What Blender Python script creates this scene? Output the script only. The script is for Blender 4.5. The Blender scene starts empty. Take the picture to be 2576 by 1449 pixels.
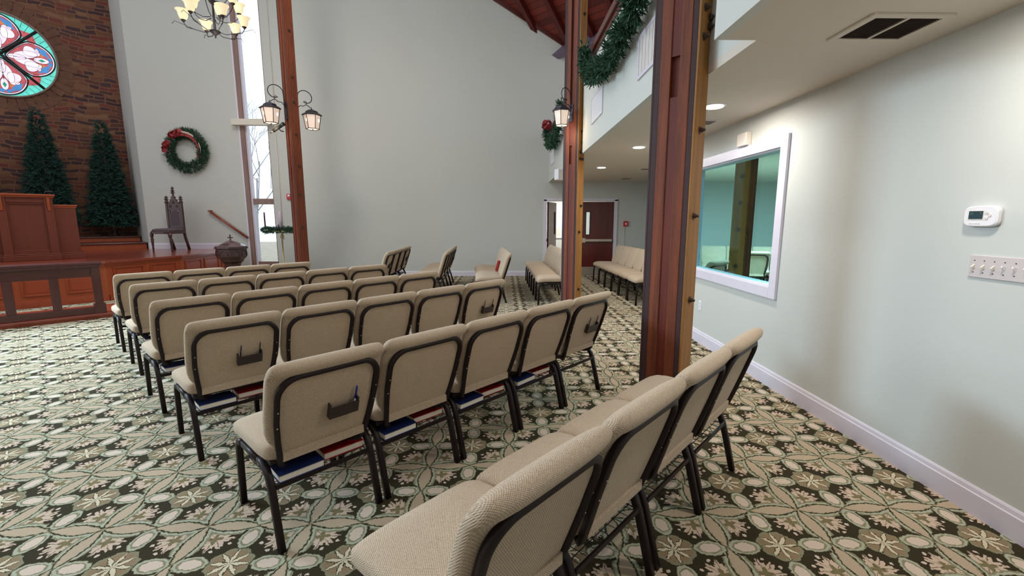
import bpy, bmesh, math, random
from math import sin, cos, pi, radians, sqrt, atan2
from mathutils import Vector, Matrix
random.seed(7)
S = bpy.context.scene
C = S.collection

# ------------------------------------------------------------------ camera
cam_d = bpy.data.cameras.new('camera'); cam = bpy.data.objects.new('camera', cam_d); C.objects.link(cam)
cam_d.sensor_fit = 'HORIZONTAL'; cam_d.sensor_width = 36.0
cam_d.lens = 1112.0 * 36.0 / 2576.0
cam_d.clip_start = 0.05; cam_d.clip_end = 200
cam.location = (0, 0, 1.5)
cam.rotation_euler = (radians(90 - 8.7), 0, radians(-1.0))
S.camera = cam
# ------------------------------------------------------------------ world, lights, exposure
w = bpy.data.worlds.new('world'); S.world = w; w.use_nodes = True
bg = w.node_tree.nodes['Background']
wt = w.node_tree
tc = wt.nodes.new('ShaderNodeTexCoord'); sx_ = wt.nodes.new('ShaderNodeSeparateXYZ'); wt.links.new(tc.outputs['Generated'], sx_.inputs[0])
mr_ = wt.nodes.new('ShaderNodeMapRange'); mr_.inputs['From Min'].default_value = 0.55; mr_.inputs['From Max'].default_value = 0.9
mr_.inputs['To Min'].default_value = 0.88; mr_.inputs['To Max'].default_value = 2.2      # brighter sky added beyond the back wall to whiten the slit window
wt.links.new(sx_.outputs[1], mr_.inputs['Value']); wt.links.new(mr_.outputs[0], bg.inputs[1])
bg.inputs[0].default_value = (0.92, 0.95, 1.0, 1)
S.view_settings.view_transform = 'Standard'; S.view_settings.look = 'None'
S.view_settings.exposure = 0.0; S.view_settings.gamma = 1.0

def area(name, loc, size, power, color, rot=(0, 0, 0), shape='DISK', size_y=None, spread=None):
    l = bpy.data.lights.new(name, 'AREA'); l.shape = shape; l.size = size
    if size_y: l.size_y = size_y
    l.energy = power; l.color = color
    if spread: l.spread = spread
    o = bpy.data.objects.new(name, l); o.location = loc; o.rotation_euler = rot; C.objects.link(o)
    return o
WARM = (1.0, 0.92, 0.82)
AISLE_LIGHTS = [(1.86, 1.75), (1.86, 4.08), (1.86, 6.29), (1.86, 8.66)]
for i, (x, y) in enumerate(AISLE_LIGHTS):
    area('aisle_light', (x, y, 2.47), 0.16, (17, 20, 19, 18)[i], WARM)
# area lamp for daylight from likely windows on the left side of the nave (outside the frame)
area('daylight_left', (-9.6, 2.4, 3.0), 3.0, 110, (0.74, 0.88, 1.0), (0, radians(-72), radians(20)), 'RECTANGLE', 5.0, spread=radians(120))
area('carpet_fill_left', (-9.4, 5.0, 4.4), 1.4, 260, (0.60, 0.84, 1.0), (0, radians(-48), radians(-5)), 'RECTANGLE', 3.0, spread=radians(95))  # added lamp that brightens the carpet at the left, no window built
# unseen area lights added high in the nave for brightness
area('nave_fill', (-4.5, 7.0, 7.5), 1.2, 150, (1.0, 0.95, 0.88))
area('nave_fill_rear', (-1.6, -0.8, 5.2), 1.4, 30, (1.0, 0.93, 0.84))
# cry room lamp, hall lamp
area('cry_room_lamp', (5.2, 7.6, 2.45), 1.0, 330, (0.9, 1.0, 1.0))
area('hall_lamp', (1.9, 14.0, 2.4), 0.8, 70, (0.98, 1.0, 0.96))

# ------------------------------------------------------------------ node helpers
class X:
    """expression over math node sockets"""
    nt = None
    def __init__(s, v): s.v = v
    @staticmethod
    def op(o, *a):
        n = X.nt.nodes.new('ShaderNodeMath'); n.operation = o
        for i, q in enumerate(a):
            q = q.v if isinstance(q, X) else q
            if isinstance(q, (int, float)): n.inputs[i].default_value = q
            else: X.nt.links.new(q, n.inputs[i])
        return X(n.outputs[0])
    def __add__(s, o): return X.op('ADD', s, o)
    __radd__ = __add__
    def __sub__(s, o): return X.op('SUBTRACT', s, o)
    def __rsub__(s, o): return X.op('SUBTRACT', o, s)
    def __mul__(s, o): return X.op('MULTIPLY', s, o)
    __rmul__ = __mul__
    def __truediv__(s, o): return X.op('DIVIDE', s, o)
    def abs(s): return X.op('ABSOLUTE', s)
    def fract(s): return X.op('FRACT', s)
    def sin(s): return X.op('SINE', s)
    def cos(s): return X.op('COSINE', s)
    def sqrt(s): return X.op('SQRT', s)
    def min(s, o): return X.op('MINIMUM', s, o)
    def max(s, o): return X.op('MAXIMUM', s, o)
    def lt(s, o): return X.op('LESS_THAN', s, o)
    def gt(s, o): return X.op('GREATER_THAN', s, o)
    def clamp(s): return X.op('MINIMUM', X.op('MAXIMUM', s, 0.0), 1.0)

def srgb(r, g, b):
    f = lambda c: (c / 255 / 12.92) if c <= 10 else ((c / 255 + 0.055) / 1.055) ** 2.4
    return (f(r), f(g), f(b), 1)

def newmat(name):
    m = bpy.data.materials.new(name); m.use_nodes = True
    nt = m.node_tree; X.nt = nt
    return m, nt, nt.nodes['Principled BSDF']

def mixc(nt, fac, a, b, mode='MIX'):
    n = nt.nodes.new('ShaderNodeMix'); n.data_type = 'RGBA'; n.blend_type = mode
    for i, q in ((0, fac), (6, a), (7, b)):
        q = q.v if isinstance(q, X) else q
        if isinstance(q, (int, float)): n.inputs[i].default_value = q
        elif isinstance(q, tuple): n.inputs[i].default_value = q
        else: nt.links.new(q, n.inputs[i])
    return n.outputs[2]

def coord(nt, kind='Object', scale=(1, 1, 1), rot=(0, 0, 0)):
    t = nt.nodes.new('ShaderNodeTexCoord'); mp = nt.nodes.new('ShaderNodeMapping')
    mp.inputs['Scale'].default_value = scale; mp.inputs['Rotation'].default_value = rot
    nt.links.new(t.outputs[kind], mp.inputs[0]); return mp.outputs[0]

def noise(nt, vec, scale, detail=3, rough=0.5, dist=0.0):
    n = nt.nodes.new('ShaderNodeTexNoise'); n.inputs['Scale'].default_value = scale
    n.inputs['Detail'].default_value = detail; n.inputs['Roughness'].default_value = rough
    n.inputs['Distortion'].default_value = dist
    nt.links.new(vec, n.inputs['Vector']); return n.outputs[0]

def bump(nt, bsdf, h, strength=0.3, dist=0.01):
    b = nt.nodes.new('ShaderNodeBump'); b.inputs['Strength'].default_value = strength
    b.inputs['Distance'].default_value = dist
    nt.links.new(h.v if isinstance(h, X) else h, b.inputs['Height']); nt.links.new(b.outputs[0], bsdf.inputs['Normal'])

def plain(name, col, rough=0.6, metal=0.0, var=0.06, scale=8, coat=0.0, spec=None):
    m, nt, b = newmat(name)
    n = noise(nt, coord(nt), scale, 3)
    dark = tuple(c * (1 - var * 2) for c in col[:3]) + (1,)
    lite = tuple(min(1, c * (1 + var * 2)) for c in col[:3]) + (1,)
    nt.links.new(mixc(nt, n, dark, lite), b.inputs['Base Color'])
    b.inputs['Roughness'].default_value = rough; b.inputs['Metallic'].default_value = metal
    b.inputs['Coat Weight'].default_value = coat
    if spec is not None: b.inputs['Specular IOR Level'].default_value = spec
    return m

def wood(name, dark, lite, scale=1.0, axis='z', rough=0.4, coat=0.2, rings=9, knots=False, contrast=1.0):
    m, nt, b = newmat(name)
    s = {'z': (9, 9, 0.55), 'x': (0.55, 9, 9), 'y': (9, 0.55, 9)}[axis]
    v = coord(nt, 'Object', tuple(q * scale for q in s))
    n1 = noise(nt, v, 2.0, 4, 0.6, 0.6)
    n2 = noise(nt, v, rings, 5, 0.7)
    f = ((X(n1) - 0.5) * 1.3 * contrast + (X(n2) - 0.5) * 0.8 * contrast + 0.5).clamp()
    nt.links.new(mixc(nt, f, dark, lite), b.inputs['Base Color'])
    b.inputs['Roughness'].default_value = rough; b.inputs['Coat Weight'].default_value = coat
    b.inputs['Coat Roughness'].default_value = 0.15
    bump(nt, b, n2, 0.12, 0.004)
    return m

def emis(name, col, strength, base=None):
    m, nt, b = newmat(name)
    b.inputs['Base Color'].default_value = base or col
    b.inputs['Emission Color'].default_value = col; b.inputs['Emission Strength'].default_value = strength
    b.inputs['Roughness'].default_value = 0.4
    return m

# ------------------------------------------------------------------ materials
M = {}
def mk_wall(name, col):
    m, nt, b = newmat(name)
    n = noise(nt, coord(nt), 0.6, 2); n2 = noise(nt, coord(nt), 90, 3)
    c2 = (col[0] * 1.04, col[1] * 1.0, col[2] * 0.95, 1)
    nt.links.new(mixc(nt, n, col, c2), b.inputs['Base Color']); b.inputs['Roughness'].default_value = 0.75
    bump(nt, b, n2, 0.08, 0.003); return m
M['wall'] = mk_wall('painted_wall', (0.56, 0.58, 0.565, 1))
M['wall_white'] = mk_wall('white_plaster', (0.60, 0.62, 0.60, 1))
M['ceiling'] = mk_wall('ceiling_paint', (0.66, 0.60, 0.53, 1))
M['cry_wall'] = mk_wall('cry_room_paint', (0.62, 0.66, 0.60, 1))
M['trim'] = plain('trim_white', (0.70, 0.66, 0.76, 1), 0.4, var=0.02)
M['plastic_white'] = plain('white_plastic', (0.80, 0.78, 0.82, 1), 0.35, var=0.01)
M['plastic_cream'] = plain('cream_plastic', (0.72, 0.66, 0.58, 1), 0.4, var=0.02)
M['steel'] = plain('bronze_steel', (0.014, 0.007, 0.008, 1), 0.42, 0.0, coat=0.0, spec=0.3)
M['steel_plate'] = plain('brown_steel_plate', (0.060, 0.032, 0.034, 1), 0.6, 0.0, spec=0.25)
M['iron'] = plain('dark_iron', (0.045, 0.04, 0.05, 1), 0.45, 0.6)
M['bolt'] = plain('bolt_metal', (0.10, 0.075, 0.06, 1), 0.45, 0.7)
M['wire'] = plain('rack_wire', (0.05, 0.05, 0.05, 1), 0.4, 0.7)
M['brass'] = plain('brass', (0.55, 0.43, 0.20, 1), 0.3, 0.85)
M['chrome'] = plain('satin_metal', (0.55, 0.48, 0.42, 1), 0.35, 0.8)
M['black'] = plain('black_plastic', (0.02, 0.02, 0.022, 1), 0.5)
M['pocket'] = plain('dark_brown_plastic', (0.035, 0.022, 0.02, 1), 0.5)
M['red'] = plain('red_plastic', (0.55, 0.02, 0.03, 1), 0.4)
M['book_blue'] = plain('blue_cloth', (0.006, 0.018, 0.105, 1), 0.55)
M['book_red'] = plain('red_cloth', (0.36, 0.012, 0.014, 1), 0.5)
M['pages'] = plain('book_pages', (0.78, 0.72, 0.62, 1), 0.8)
M['pen_blue'] = plain('pen_blue', (0.01, 0.03, 0.25, 1), 0.3)
M['pencil'] = plain('pencil_dark', (0.01, 0.012, 0.03, 1), 0.5)
M['post_red'] = wood('post_red_wood', srgb(58, 20, 8), srgb(146, 70, 32), 1.0, 'z', 0.65, 0.0)
M['post_gold'] = wood('post_gold_wood', srgb(108, 66, 20), srgb(176, 122, 54), 0.7, 'z', 0.6, 0.05)
M['post_groove'] = wood('post_groove_wood', srgb(70, 16, 6), srgb(120, 40, 16), 1.0, 'z', 0.6, 0.0)
M['cherry'] = wood('cherry_wood', srgb(134, 54, 24), srgb(182, 88, 42), 0.5, 'z', 0.5, 0.1, contrast=0.5)
M['cherry_h'] = wood('cherry_wood_level', srgb(132, 48, 26), srgb(176, 80, 42), 0.5, 'x', 0.4, 0.2, contrast=0.5)
M['pulpit'] = wood('pulpit_wood', srgb(92, 36, 20), srgb(124, 54, 30), 0.5, 'z', 0.5, 0.1, contrast=0.6)
M['stage_floor'] = wood('stage_floor_wood', srgb(120, 48, 34), srgb(158, 76, 56), 0.6, 'x', 0.25, 0.5, contrast=0.6)
M['rail_wood'] = wood('dark_rail_wood', srgb(52, 16, 16), srgb(92, 34, 30), 0.6, 'x', 0.35, 0.3)
M['rail_wood_v'] = wood('dark_rail_wood_v', srgb(52, 16, 16), srgb(88, 32, 28), 0.6, 'z', 0.35, 0.3)
M['antique'] = wood('antique_wood', srgb(44, 24, 26), srgb(86, 50, 48), 0.8, 'z', 0.3, 0.4)
M['upholstery'] = plain('grey_upholstery', srgb(88, 76, 84), 0.85)
M['door'] = wood('mahogany_door', srgb(58, 10, 10), srgb(104, 26, 22), 0.6, 'z', 0.35, 0.3)
M['win_wood'] = wood('window_wood', srgb(112, 82, 78), srgb(158, 126, 116), 0.7, 'z', 0.5, 0.1)
M['handrail'] = wood('handrail_wood', srgb(118, 48, 34), srgb(164, 84, 62), 0.8, 'x', 0.35, 0.3)
M['cap_wood'] = wood('cap_wood', srgb(66, 26, 22), srgb(112, 50, 40), 0.7, 'y', 0.4, 0.2)
M['rafter'] = wood('rafter_wood', srgb(48, 8, 6), srgb(104, 28, 18), 0.6, 'x', 0.5, 0.1)
M['candle'] = plain('candle_wax', (0.62, 0.5, 0.60, 1), 0.4)
M['candle_dark'] = plain('purple_candle_wax', (0.10, 0.04, 0.09, 1), 0.4)
M['green'] = plain('fir_green', (0.026, 0.085, 0.045, 1), 0.7, var=0.35, scale=18)
M['green_dark'] = plain('fir_green_dark', (0.018, 0.066, 0.052, 1), 0.75, var=0.35, scale=9)
M['ribbon'] = plain('red_ribbon', (0.32, 0.03, 0.035, 1), 0.6)
M['ribbon_cream'] = plain('cream_ribbon', (0.55, 0.42, 0.34, 1), 0.6)
M['bark'] = plain('brown_bark', (0.16, 0.12, 0.10, 1), 0.9, var=0.2)
M['lamp_disc'] = emis('lamp_disc', (1, 0.95, 0.86, 1), 5.0)
M['lantern_glass'] = emis('lantern_glass', (1.0, 0.76, 0.60, 1), 0.52, (0.6, 0.5, 0.45, 1))
M['bulb'] = emis('bulb', (1.0, 0.82, 0.55, 1), 3.0)
M['shade_glass'] = emis('shade_glass', (1.0, 0.80, 0.48, 1), 0.62, (0.8, 0.7, 0.5, 1))
M['vent_dark'] = plain('vent_dark', (0.03, 0.015, 0.012, 1), 0.8)
M['lcd'] = plain('lcd_dark', (0.03, 0.06, 0.07, 1), 0.2)
M['lcd_text'] = plain('lcd_text', (0.12, 0.19, 0.19, 1), 0.4)
M['paper'] = plain('paper', (0.75, 0.75, 0.7, 1), 0.7)
M['blinds'] = plain('blinds', (0.66, 0.60, 0.58, 1), 0.6)
M['lead'] = plain('lead_came', (0.015, 0.015, 0.015, 1), 0.5)
M['ring_stone'] = plain('window_surround', (0.30, 0.24, 0.20, 1), 0.7)
M['girder'] = plain('grey_girder', (0.16, 0.12, 0.18, 1), 0.6)

def fabric():
    m, nt, b = newmat('oatmeal_fabric')
    t = nt.nodes.new('ShaderNodeTexCoord'); sp = nt.nodes.new('ShaderNodeSeparateXYZ')
    nt.links.new(t.outputs['Object'], sp.inputs[0])
    x, y, z = (X(sp.outputs[i]) for i in range(3))
    k = 2 * pi / 0.0075
    h = ((x * k).sin() * ((z + y * 0.9) * k).sin() * 0.5 + 0.5)
    n = X(noise(nt, t.outputs['Object'], 260, 2)); nb = X(noise(nt, t.outputs['Object'], 7, 3))
    f = (h * 0.55 + n * 0.7 - 0.12).clamp()
    col = mixc(nt, f, srgb(114, 90, 62), srgb(236, 216, 192))
    col = mixc(nt, nb * 0.18, col, srgb(150, 124, 96))
    nt.links.new(col, b.inputs['Base Color'])
    b.inputs['Roughness'].default_value = 0.95; b.inputs['Specular IOR Level'].default_value = 0.15
    b.inputs['Sheen Weight'].default_value = 0.15
    bump(nt, b, h, 0.5, 0.003); return m
M['fabric'] = fabric()

def carpet():
    m, nt, b = newmat('patterned_carpet')
    t = nt.nodes.new('ShaderNodeTexCoord')
    nz = nt.nodes.new('ShaderNodeTexNoise'); nz.inputs['Scale'].default_value = 55; nz.inputs['Detail'].default_value = 2
    nt.links.new(t.outputs['Object'], nz.inputs['Vector'])
    sc = nt.nodes.new('ShaderNodeSeparateColor'); nt.links.new(nz.outputs['Color'], sc.inputs[0])
    sp = nt.nodes.new('ShaderNodeSeparateXYZ'); nt.links.new(t.outputs['Object'], sp.inputs[0])
    x, y = X(sp.outputs[0]), X(sp.outputs[1])
    T = 0.5
    gx = (x - 0.03) / T + (X(sc.outputs[0]) - 0.5) * 0.045 + 100
    gy = (y - 0.05 - x * 0.026) / T + (X(sc.outputs[1]) - 0.5) * 0.045 + 100
    u = (gx.fract() - 0.5).abs(); v = (gy.fract() - 0.5).abs()
    a = u.max(v); q = u.min(v)
    D = srgb(44, 40, 28); TAN = srgb(192, 172, 148); BAND = srgb(140, 136, 110); BANDL = srgb(178, 182, 160)
    PINK = srgb(220, 200, 184); LEAF = srgb(212, 188, 168); OLIVE = srgb(126, 116, 84); BROWN = srgb(146, 124, 98); CREAM = srgb(218, 206, 178)
    col = D
    # leaf clusters about (.33,.33) of the folded quadrant
    lx, ly = u - 0.315, v - 0.315
    r = (lx * lx + ly * ly).sqrt(); ph = X.op('ARCTAN2', ly, lx)
    lob = (ph * 8.0).cos() * 0.026 + (ph * 19.0).sin() * 0.016 + 0.138
    leafm = r.lt(lob)
    col = mixc(nt, leafm, col, LEAF)
    ol = ((ph * 4.0 + 0.8).cos() * 0.022 + 0.052)
    col = mixc(nt, r.lt(ol), col, OLIVE)
    vein = ((ph * 4.0).sin().abs()).lt(0.13) * r.gt(0.03) * leafm
    col = mixc(nt, vein * 0.85, col, D)
    # petals on the tile edges
    wq = (q * (pi / 0.5)).sin()
    wid = wq * 0.066 + 0.010
    e = (0.5 - a)
    inside = e.lt(wid)
    col = mixc(nt, inside, col, TAN)
    bd = (e - wid - 0.020).abs()
    bf = bd.lt(0.034)
    col = mixc(nt, bf, col, BAND)
    col = mixc(nt, (e - wid - 0.022).abs().lt(0.012), col, BANDL)
    col = mixc(nt, (e - wid).abs().lt(0.006), col, D)
    # ovals pointing at the star
    ex = (a - 0.335) / 0.150; ey = q / 0.092
    el = (ex * ex + ey * ey).sqrt()
    col = mixc(nt, el.lt(1.0), col, BAND)
    col = mixc(nt, (el - 0.86).abs().lt(0.09), col, BANDL)
    col = mixc(nt, el.lt(0.62), col, PINK)
    col = mixc(nt, (el - 1.13).abs().lt(0.12) * e.gt(0.06), col, D)
    # star
    rs = (u * u + v * v).sqrt()
    th = X.op('ARCTAN2', q, a)
    rim = (th * 8.0).cos() * -0.010 + 0.158
    col = mixc(nt, rs.lt(rim + 0.030), col, BAND)
    col = mixc(nt, rs.lt(rim), col, BROWN)
    wdt = (rs * (pi / 0.175)).sin() * 0.017
    d1 = q; d2 = (a - q) * 0.7071
    dm = d1.min(d2)
    col = mixc(nt, dm.lt(wdt + 0.006) * rs.lt(0.168), col, D)
    col = mixc(nt, dm.lt(wdt) * rs.lt(0.165), col, CREAM)
    # dots
    dx, dy = a - 0.255, q - 0.150
    dd = (dx * dx + dy * dy).sqrt()
    col = mixc(nt, dd.lt(0.040), col, D)
    col = mixc(nt, dd.lt(0.018), col, PINK)
    f = X(noise(nt, t.outputs['Object'], 330, 2)); big = X(noise(nt, t.outputs['Object'], 1.2, 2))
    col = mixc(nt, (f - 0.32).clamp() * 0.9, col, srgb(96, 84, 58))
    nt.links.new(col, b.inputs['Base Color'])
    b.inputs['Roughness'].default_value = 0.95; b.inputs['Specular IOR Level'].default_value = 0.1
    bump(nt, b, f, 0.5, 0.004)
    return m
M['carpet'] = carpet()

def stone():
    m, nt, b = newmat('rubble_stone')
    t = nt.nodes.new('ShaderNodeTexCoord')
    nz = nt.nodes.new('ShaderNodeTexNoise'); nz.inputs['Scale'].default_value = 1.6; nz.inputs['Detail'].default_value = 3
    nt.links.new(t.outputs['Object'], nz.inputs['Vector'])
    sc = nt.nodes.new('ShaderNodeSeparateColor'); nt.links.new(nz.outputs['Color'], sc.inputs[0])
    sp = nt.nodes.new('ShaderNodeSeparateXYZ'); nt.links.new(t.outputs['Object'], sp.inputs[0])
    x, z = X(sp.outputs[0]), X(sp.outputs[2])
    cb = nt.nodes.new('ShaderNodeCombineXYZ')
    nt.links.new((x + (X(sc.outputs[0]) - 0.5) * 0.34).v, cb.inputs[0])
    nt.links.new((z + (X(sc.outputs[1]) - 0.5) * 0.26).v, cb.inputs[1])
    br = nt.nodes.new('ShaderNodeTexBrick'); nt.links.new(cb.outputs[0], br.inputs['Vector'])
    br.inputs['Scale'].default_value = 1.0; br.inputs['Brick Width'].default_value = 0.32; br.inputs['Row Height'].default_value = 0.10
    br.inputs['Mortar Size'].default_value = 0.014; br.inputs['Mortar Smooth'].default_value = 0.2
    br.offset = 0.37; br.squash = 0.7; br.squash_frequency = 3
    br.inputs['Color1'].default_value = (0, 0, 0, 1); br.inputs['Color2'].default_value = (1, 1, 1, 1)
    br.inputs['Mortar'].default_value = (0.5, 0.5, 0.5, 1)
    rp = nt.nodes.new('ShaderNodeValToRGB'); rp.color_ramp.interpolation = 'CONSTANT'
    cols = [(0, srgb(66, 48, 56)), (0.16, srgb(126, 82, 62)), (0.34, srgb(102, 64, 56)), (0.5, srgb(140, 98, 70)), (0.64, srgb(80, 58, 64)), (0.78, srgb(130, 62, 56)), (0.9, srgb(152, 112, 82))]
    while len(rp.color_ramp.elements) < len(cols): rp.color_ramp.elements.new(0.5)
    for e_, (p, c) in zip(rp.color_ramp.elements, cols): e_.position = p; e_.color = c
    nt.links.new(br.outputs['Color'], rp.inputs[0])
    n2 = noise(nt, t.outputs['Object'], 14, 5, 0.7)
    col = mixc(nt, X(n2) * 0.6, rp.outputs[0], srgb(88, 56, 48))
    col = mixc(nt, br.outputs['Fac'], col, srgb(132, 92, 70))
    nt.links.new(col, b.inputs['Base Color']); b.inputs['Roughness'].default_value = 0.9
    h = (1.0 - X(br.outputs['Fac'])) * 0.8 + X(n2) * 0.5
    bump(nt, b, h, 0.8, 0.03); return m
M['stone'] = stone()

def planks():
    m, nt, b = newmat('cedar_roof_boards')
    t = nt.nodes.new('ShaderNodeTexCoord')
    sp = nt.nodes.new('ShaderNodeSeparateXYZ'); nt.links.new(t.outputs['Object'], sp.inputs[0])
    x, y = X(sp.outputs[0]), X(sp.outputs[1])
    row = X.op('FLOOR', x / 0.15)
    wn = nt.nodes.new('ShaderNodeTexWhiteNoise'); wn.noise_dimensions = '1D'; nt.links.new(row.v, wn.inputs['W'])
    g = noise(nt, coord(nt, 'Object', (12, 0.8, 12)), 3, 4, 0.6)
    col = mixc(nt, X(wn.outputs[0]) * 0.6 + X(g) * 0.5, srgb(66, 18, 16), srgb(132, 50, 38))
    col = mixc(nt, ((x / 0.15).fract() - 0.5).abs().gt(0.46), col, srgb(36, 8, 6))
    nt.links.new(col, b.inputs['Base Color']); b.inputs['Roughness'].default_value = 0.5
    return m
M['planks'] = planks()

def tinted_glass(name, col, gloss=0.08):
    m = bpy.data.materials.new(name); m.use_nodes = True; nt = m.node_tree
    nt.nodes.remove(nt.nodes['Principled BSDF'])
    tr = nt.nodes.new('ShaderNodeBsdfTransparent'); tr.inputs[0].default_value = col
    gl = nt.nodes.new('ShaderNodeBsdfGlossy'); gl.inputs['Roughness'].default_value = 0.03
    fr = nt.nodes.new('ShaderNodeLayerWeight'); fr.inputs[0].default_value = 0.5
    X.nt = nt; fc = X(fr.outputs['Facing']); ff = (fc * fc * fc) * 0.35 + 0.02
    mx = nt.nodes.new('ShaderNodeMixShader'); out = nt.nodes['Material Output']
    nt.links.new(ff.v, mx.inputs[0]); nt.links.new(tr.outputs[0], mx.inputs[1]); nt.links.new(gl.outputs[0], mx.inputs[2])
    nt.links.new(mx.outputs[0], out.inputs[0]); return m
M['teal_glass'] = tinted_glass('teal_glass', (0.62, 0.92, 0.97, 1))
M['clear_glass'] = tinted_glass('clear_glass', (0.93, 0.97, 1.0, 1))
def sglass(name, c, s=1.0):
    m, nt, b = newmat(name)
    n = X(noise(nt, coord(nt), 7, 3))
    col = mixc(nt, n, tuple(q * 0.6 for q in c[:3]) + (1,), tuple(min(1, q * 1.25) for q in c[:3]) + (1,))
    nt.links.new(col, b.inputs['Emission Color']); nt.links.new(col, b.inputs['Base Color'])
    b.inputs['Emission Strength'].default_value = s; b.inputs['Roughness'].default_value = 0.3  # emission puts the daylight behind the panes into their colour
    return m
M['sg_teal'] = sglass('stained_turquoise', srgb(96, 214, 200), 0.8)
M['sg_red'] = sglass('stained_red', srgb(190, 84, 92), 0.7)
M['sg_white'] = sglass('stained_pale', srgb(228, 214, 236), 0.95)
M['sg_blue'] = sglass('stained_blue', srgb(64, 132, 196), 0.8)
M['sg_orange'] = sglass('stained_amber', srgb(204, 116, 60), 0.7)
M['sg_green'] = sglass('stained_green', srgb(40, 150, 120), 0.7)

# ------------------------------------------------------------------ mesh helpers
class MB:
    def __init__(s): s.v = []; s.f = []; s.sm = []
    def add(s, vs, fs, smooth=False, mat=None):
        n = len(s.v)
        if mat is not None: vs = [mat @ Vector(p) for p in vs]
        s.v += [tuple(p) for p in vs]; s.f += [tuple(i + n for i in f) for f in fs]; s.sm += [smooth] * len(fs)
        return s
    def box(s, x0, y0, z0, x1, y1, z1, mat=None):
        vs = [(x0, y0, z0), (x1, y0, z0), (x1, y1, z0), (x0, y1, z0), (x0, y0, z1), (x1, y0, z1), (x1, y1, z1), (x0, y1, z1)]
        fs = [(3, 2, 1, 0), (4, 5, 6, 7), (0, 1, 5, 4), (1, 2, 6, 5), (2, 3, 7, 6), (3, 0, 4, 7)]
        return s.add(vs, fs, False, mat)
    def prism(s, poly, d0, d1, axis='y', mat=None):
        """poly in the plane normal to axis, extruded d0..d1"""
        def P(p, d):
            return {'y': (p[0], d, p[1]), 'z': (p[0], p[1], d), 'x': (d, p[0], p[1])}[axis]
        n = len(poly); vs = [P(p, d0) for p in poly] + [P(p, d1) for p in poly]
        fs = [tuple(range(n))[::-1], tuple(range(n, 2 * n))] + [(i, (i + 1) % n, n + (i + 1) % n, n + i) for i in range(n)]
        return s.add(vs, fs, False, mat)
    def tube(s, pts, r=0.01, seg=8, prof=None, caps=True, up=(0, 0, 1), closed=False, smooth=True):
        pts = [Vector(p) for p in pts]; n = len(pts)
        if prof is None: prof = [(cos(2 * pi * i / seg), sin(2 * pi * i / seg)) for i in range(seg)]
        else: seg = len(prof)
        rs = r if isinstance(r, (list, tuple)) else [r] * n
        vs = []; pa = None
        for i, p in enumerate(pts):
            if closed: d = pts[(i + 1) % n] - pts[i - 1]
            else: d = (pts[min(i + 1, n - 1)] - pts[max(i - 1, 0)])
            d.normalize()
            if pa is None:
                u0 = Vector(up)
                if abs(d.dot(u0)) > 0.95: u0 = Vector((1, 0, 0)) if abs(d.x) < 0.9 else Vector((0, 1, 0))
                a = d.cross(u0).normalized()
            else:
                a = (pa - d * pa.dot(d)).normalized()
            pa = a; bb = a.cross(d)
            for (q0, q1) in prof: vs.append(p + a * q0 * rs[i] + bb * q1 * rs[i])
        fs = []
        m = n if closed else n - 1
        for i in range(m):
            for j in range(seg):
                k = (j + 1) % seg; i2 = (i + 1) % n
                fs.append((i * seg + j, i * seg + k, i2 * seg + k, i2 * seg + j))
        if caps and not closed:
            fs.append(tuple(range(seg))[::-1]); fs.append(tuple(range((n - 1) * seg, n * seg)))
        return s.add(vs, fs, smooth)
    def lathe(s, prof, seg=20, c=(0, 0, 0), smooth=True, rot=0.0, mat=None):
        vs = []; fs = []
        for (r, z) in prof:
            for j in range(seg):
                a = 2 * pi * j / seg + rot
                vs.append((c[0] + r * cos(a), c[1] + r * sin(a), c[2] + z))
        n = len(prof)
        for i in range(n - 1):
            for j in range(seg):
                k = (j + 1) % seg
                fs.append((i * seg + j, i * seg + k, (i + 1) * seg + k, (i + 1) * seg + j))
        fs.append(tuple(range(seg))[::-1]); fs.append(tuple(range((n - 1) * seg, n * seg)))
        return s.add(vs, fs, smooth, mat)
    def loft(s, rings, smooth=True):
        n = len(rings[0]); vs = [p for r in rings for p in r]; fs = []
        for i in range(len(rings) - 1):
            for j in range(n):
                k = (j + 1) % n
                fs.append((i * n + j, i * n + k, (i + 1) * n + k, (i + 1) * n + j))
        fs.append(tuple(range(n))[::-1]); fs.append(tuple(range((len(rings) - 1) * n, len(rings) * n)))
        return s.add(vs, fs, smooth)
    def mesh(s, name, mat):
        me = bpy.data.meshes.new(name); me.from_pydata([tuple(p) for p in s.v], [], s.f)
        me.polygons.foreach_set('use_smooth', s.sm); me.update(); me.materials.append(mat)
        bm = bmesh.new(); bm.from_mesh(me); bmesh.ops.recalc_face_normals(bm, faces=bm.faces); bm.to_mesh(me); bm.free()
        return me
    def build(s, name, mat, parent=None, bevel=0, label=None, seg=2):
        if isinstance(mat, str): mat = M[mat]
        o = bpy.data.objects.new(name, s.mesh(name, mat)); C.objects.link(o)
        if parent is not None: o.parent = parent
        if bevel:
            b = o.modifiers.new('bevel', 'BEVEL'); b.width = bevel; b.segments = seg; b.limit_method = 'ANGLE'; b.angle_limit = radians(40)
        if label: o['label'] = label
        return o

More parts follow.
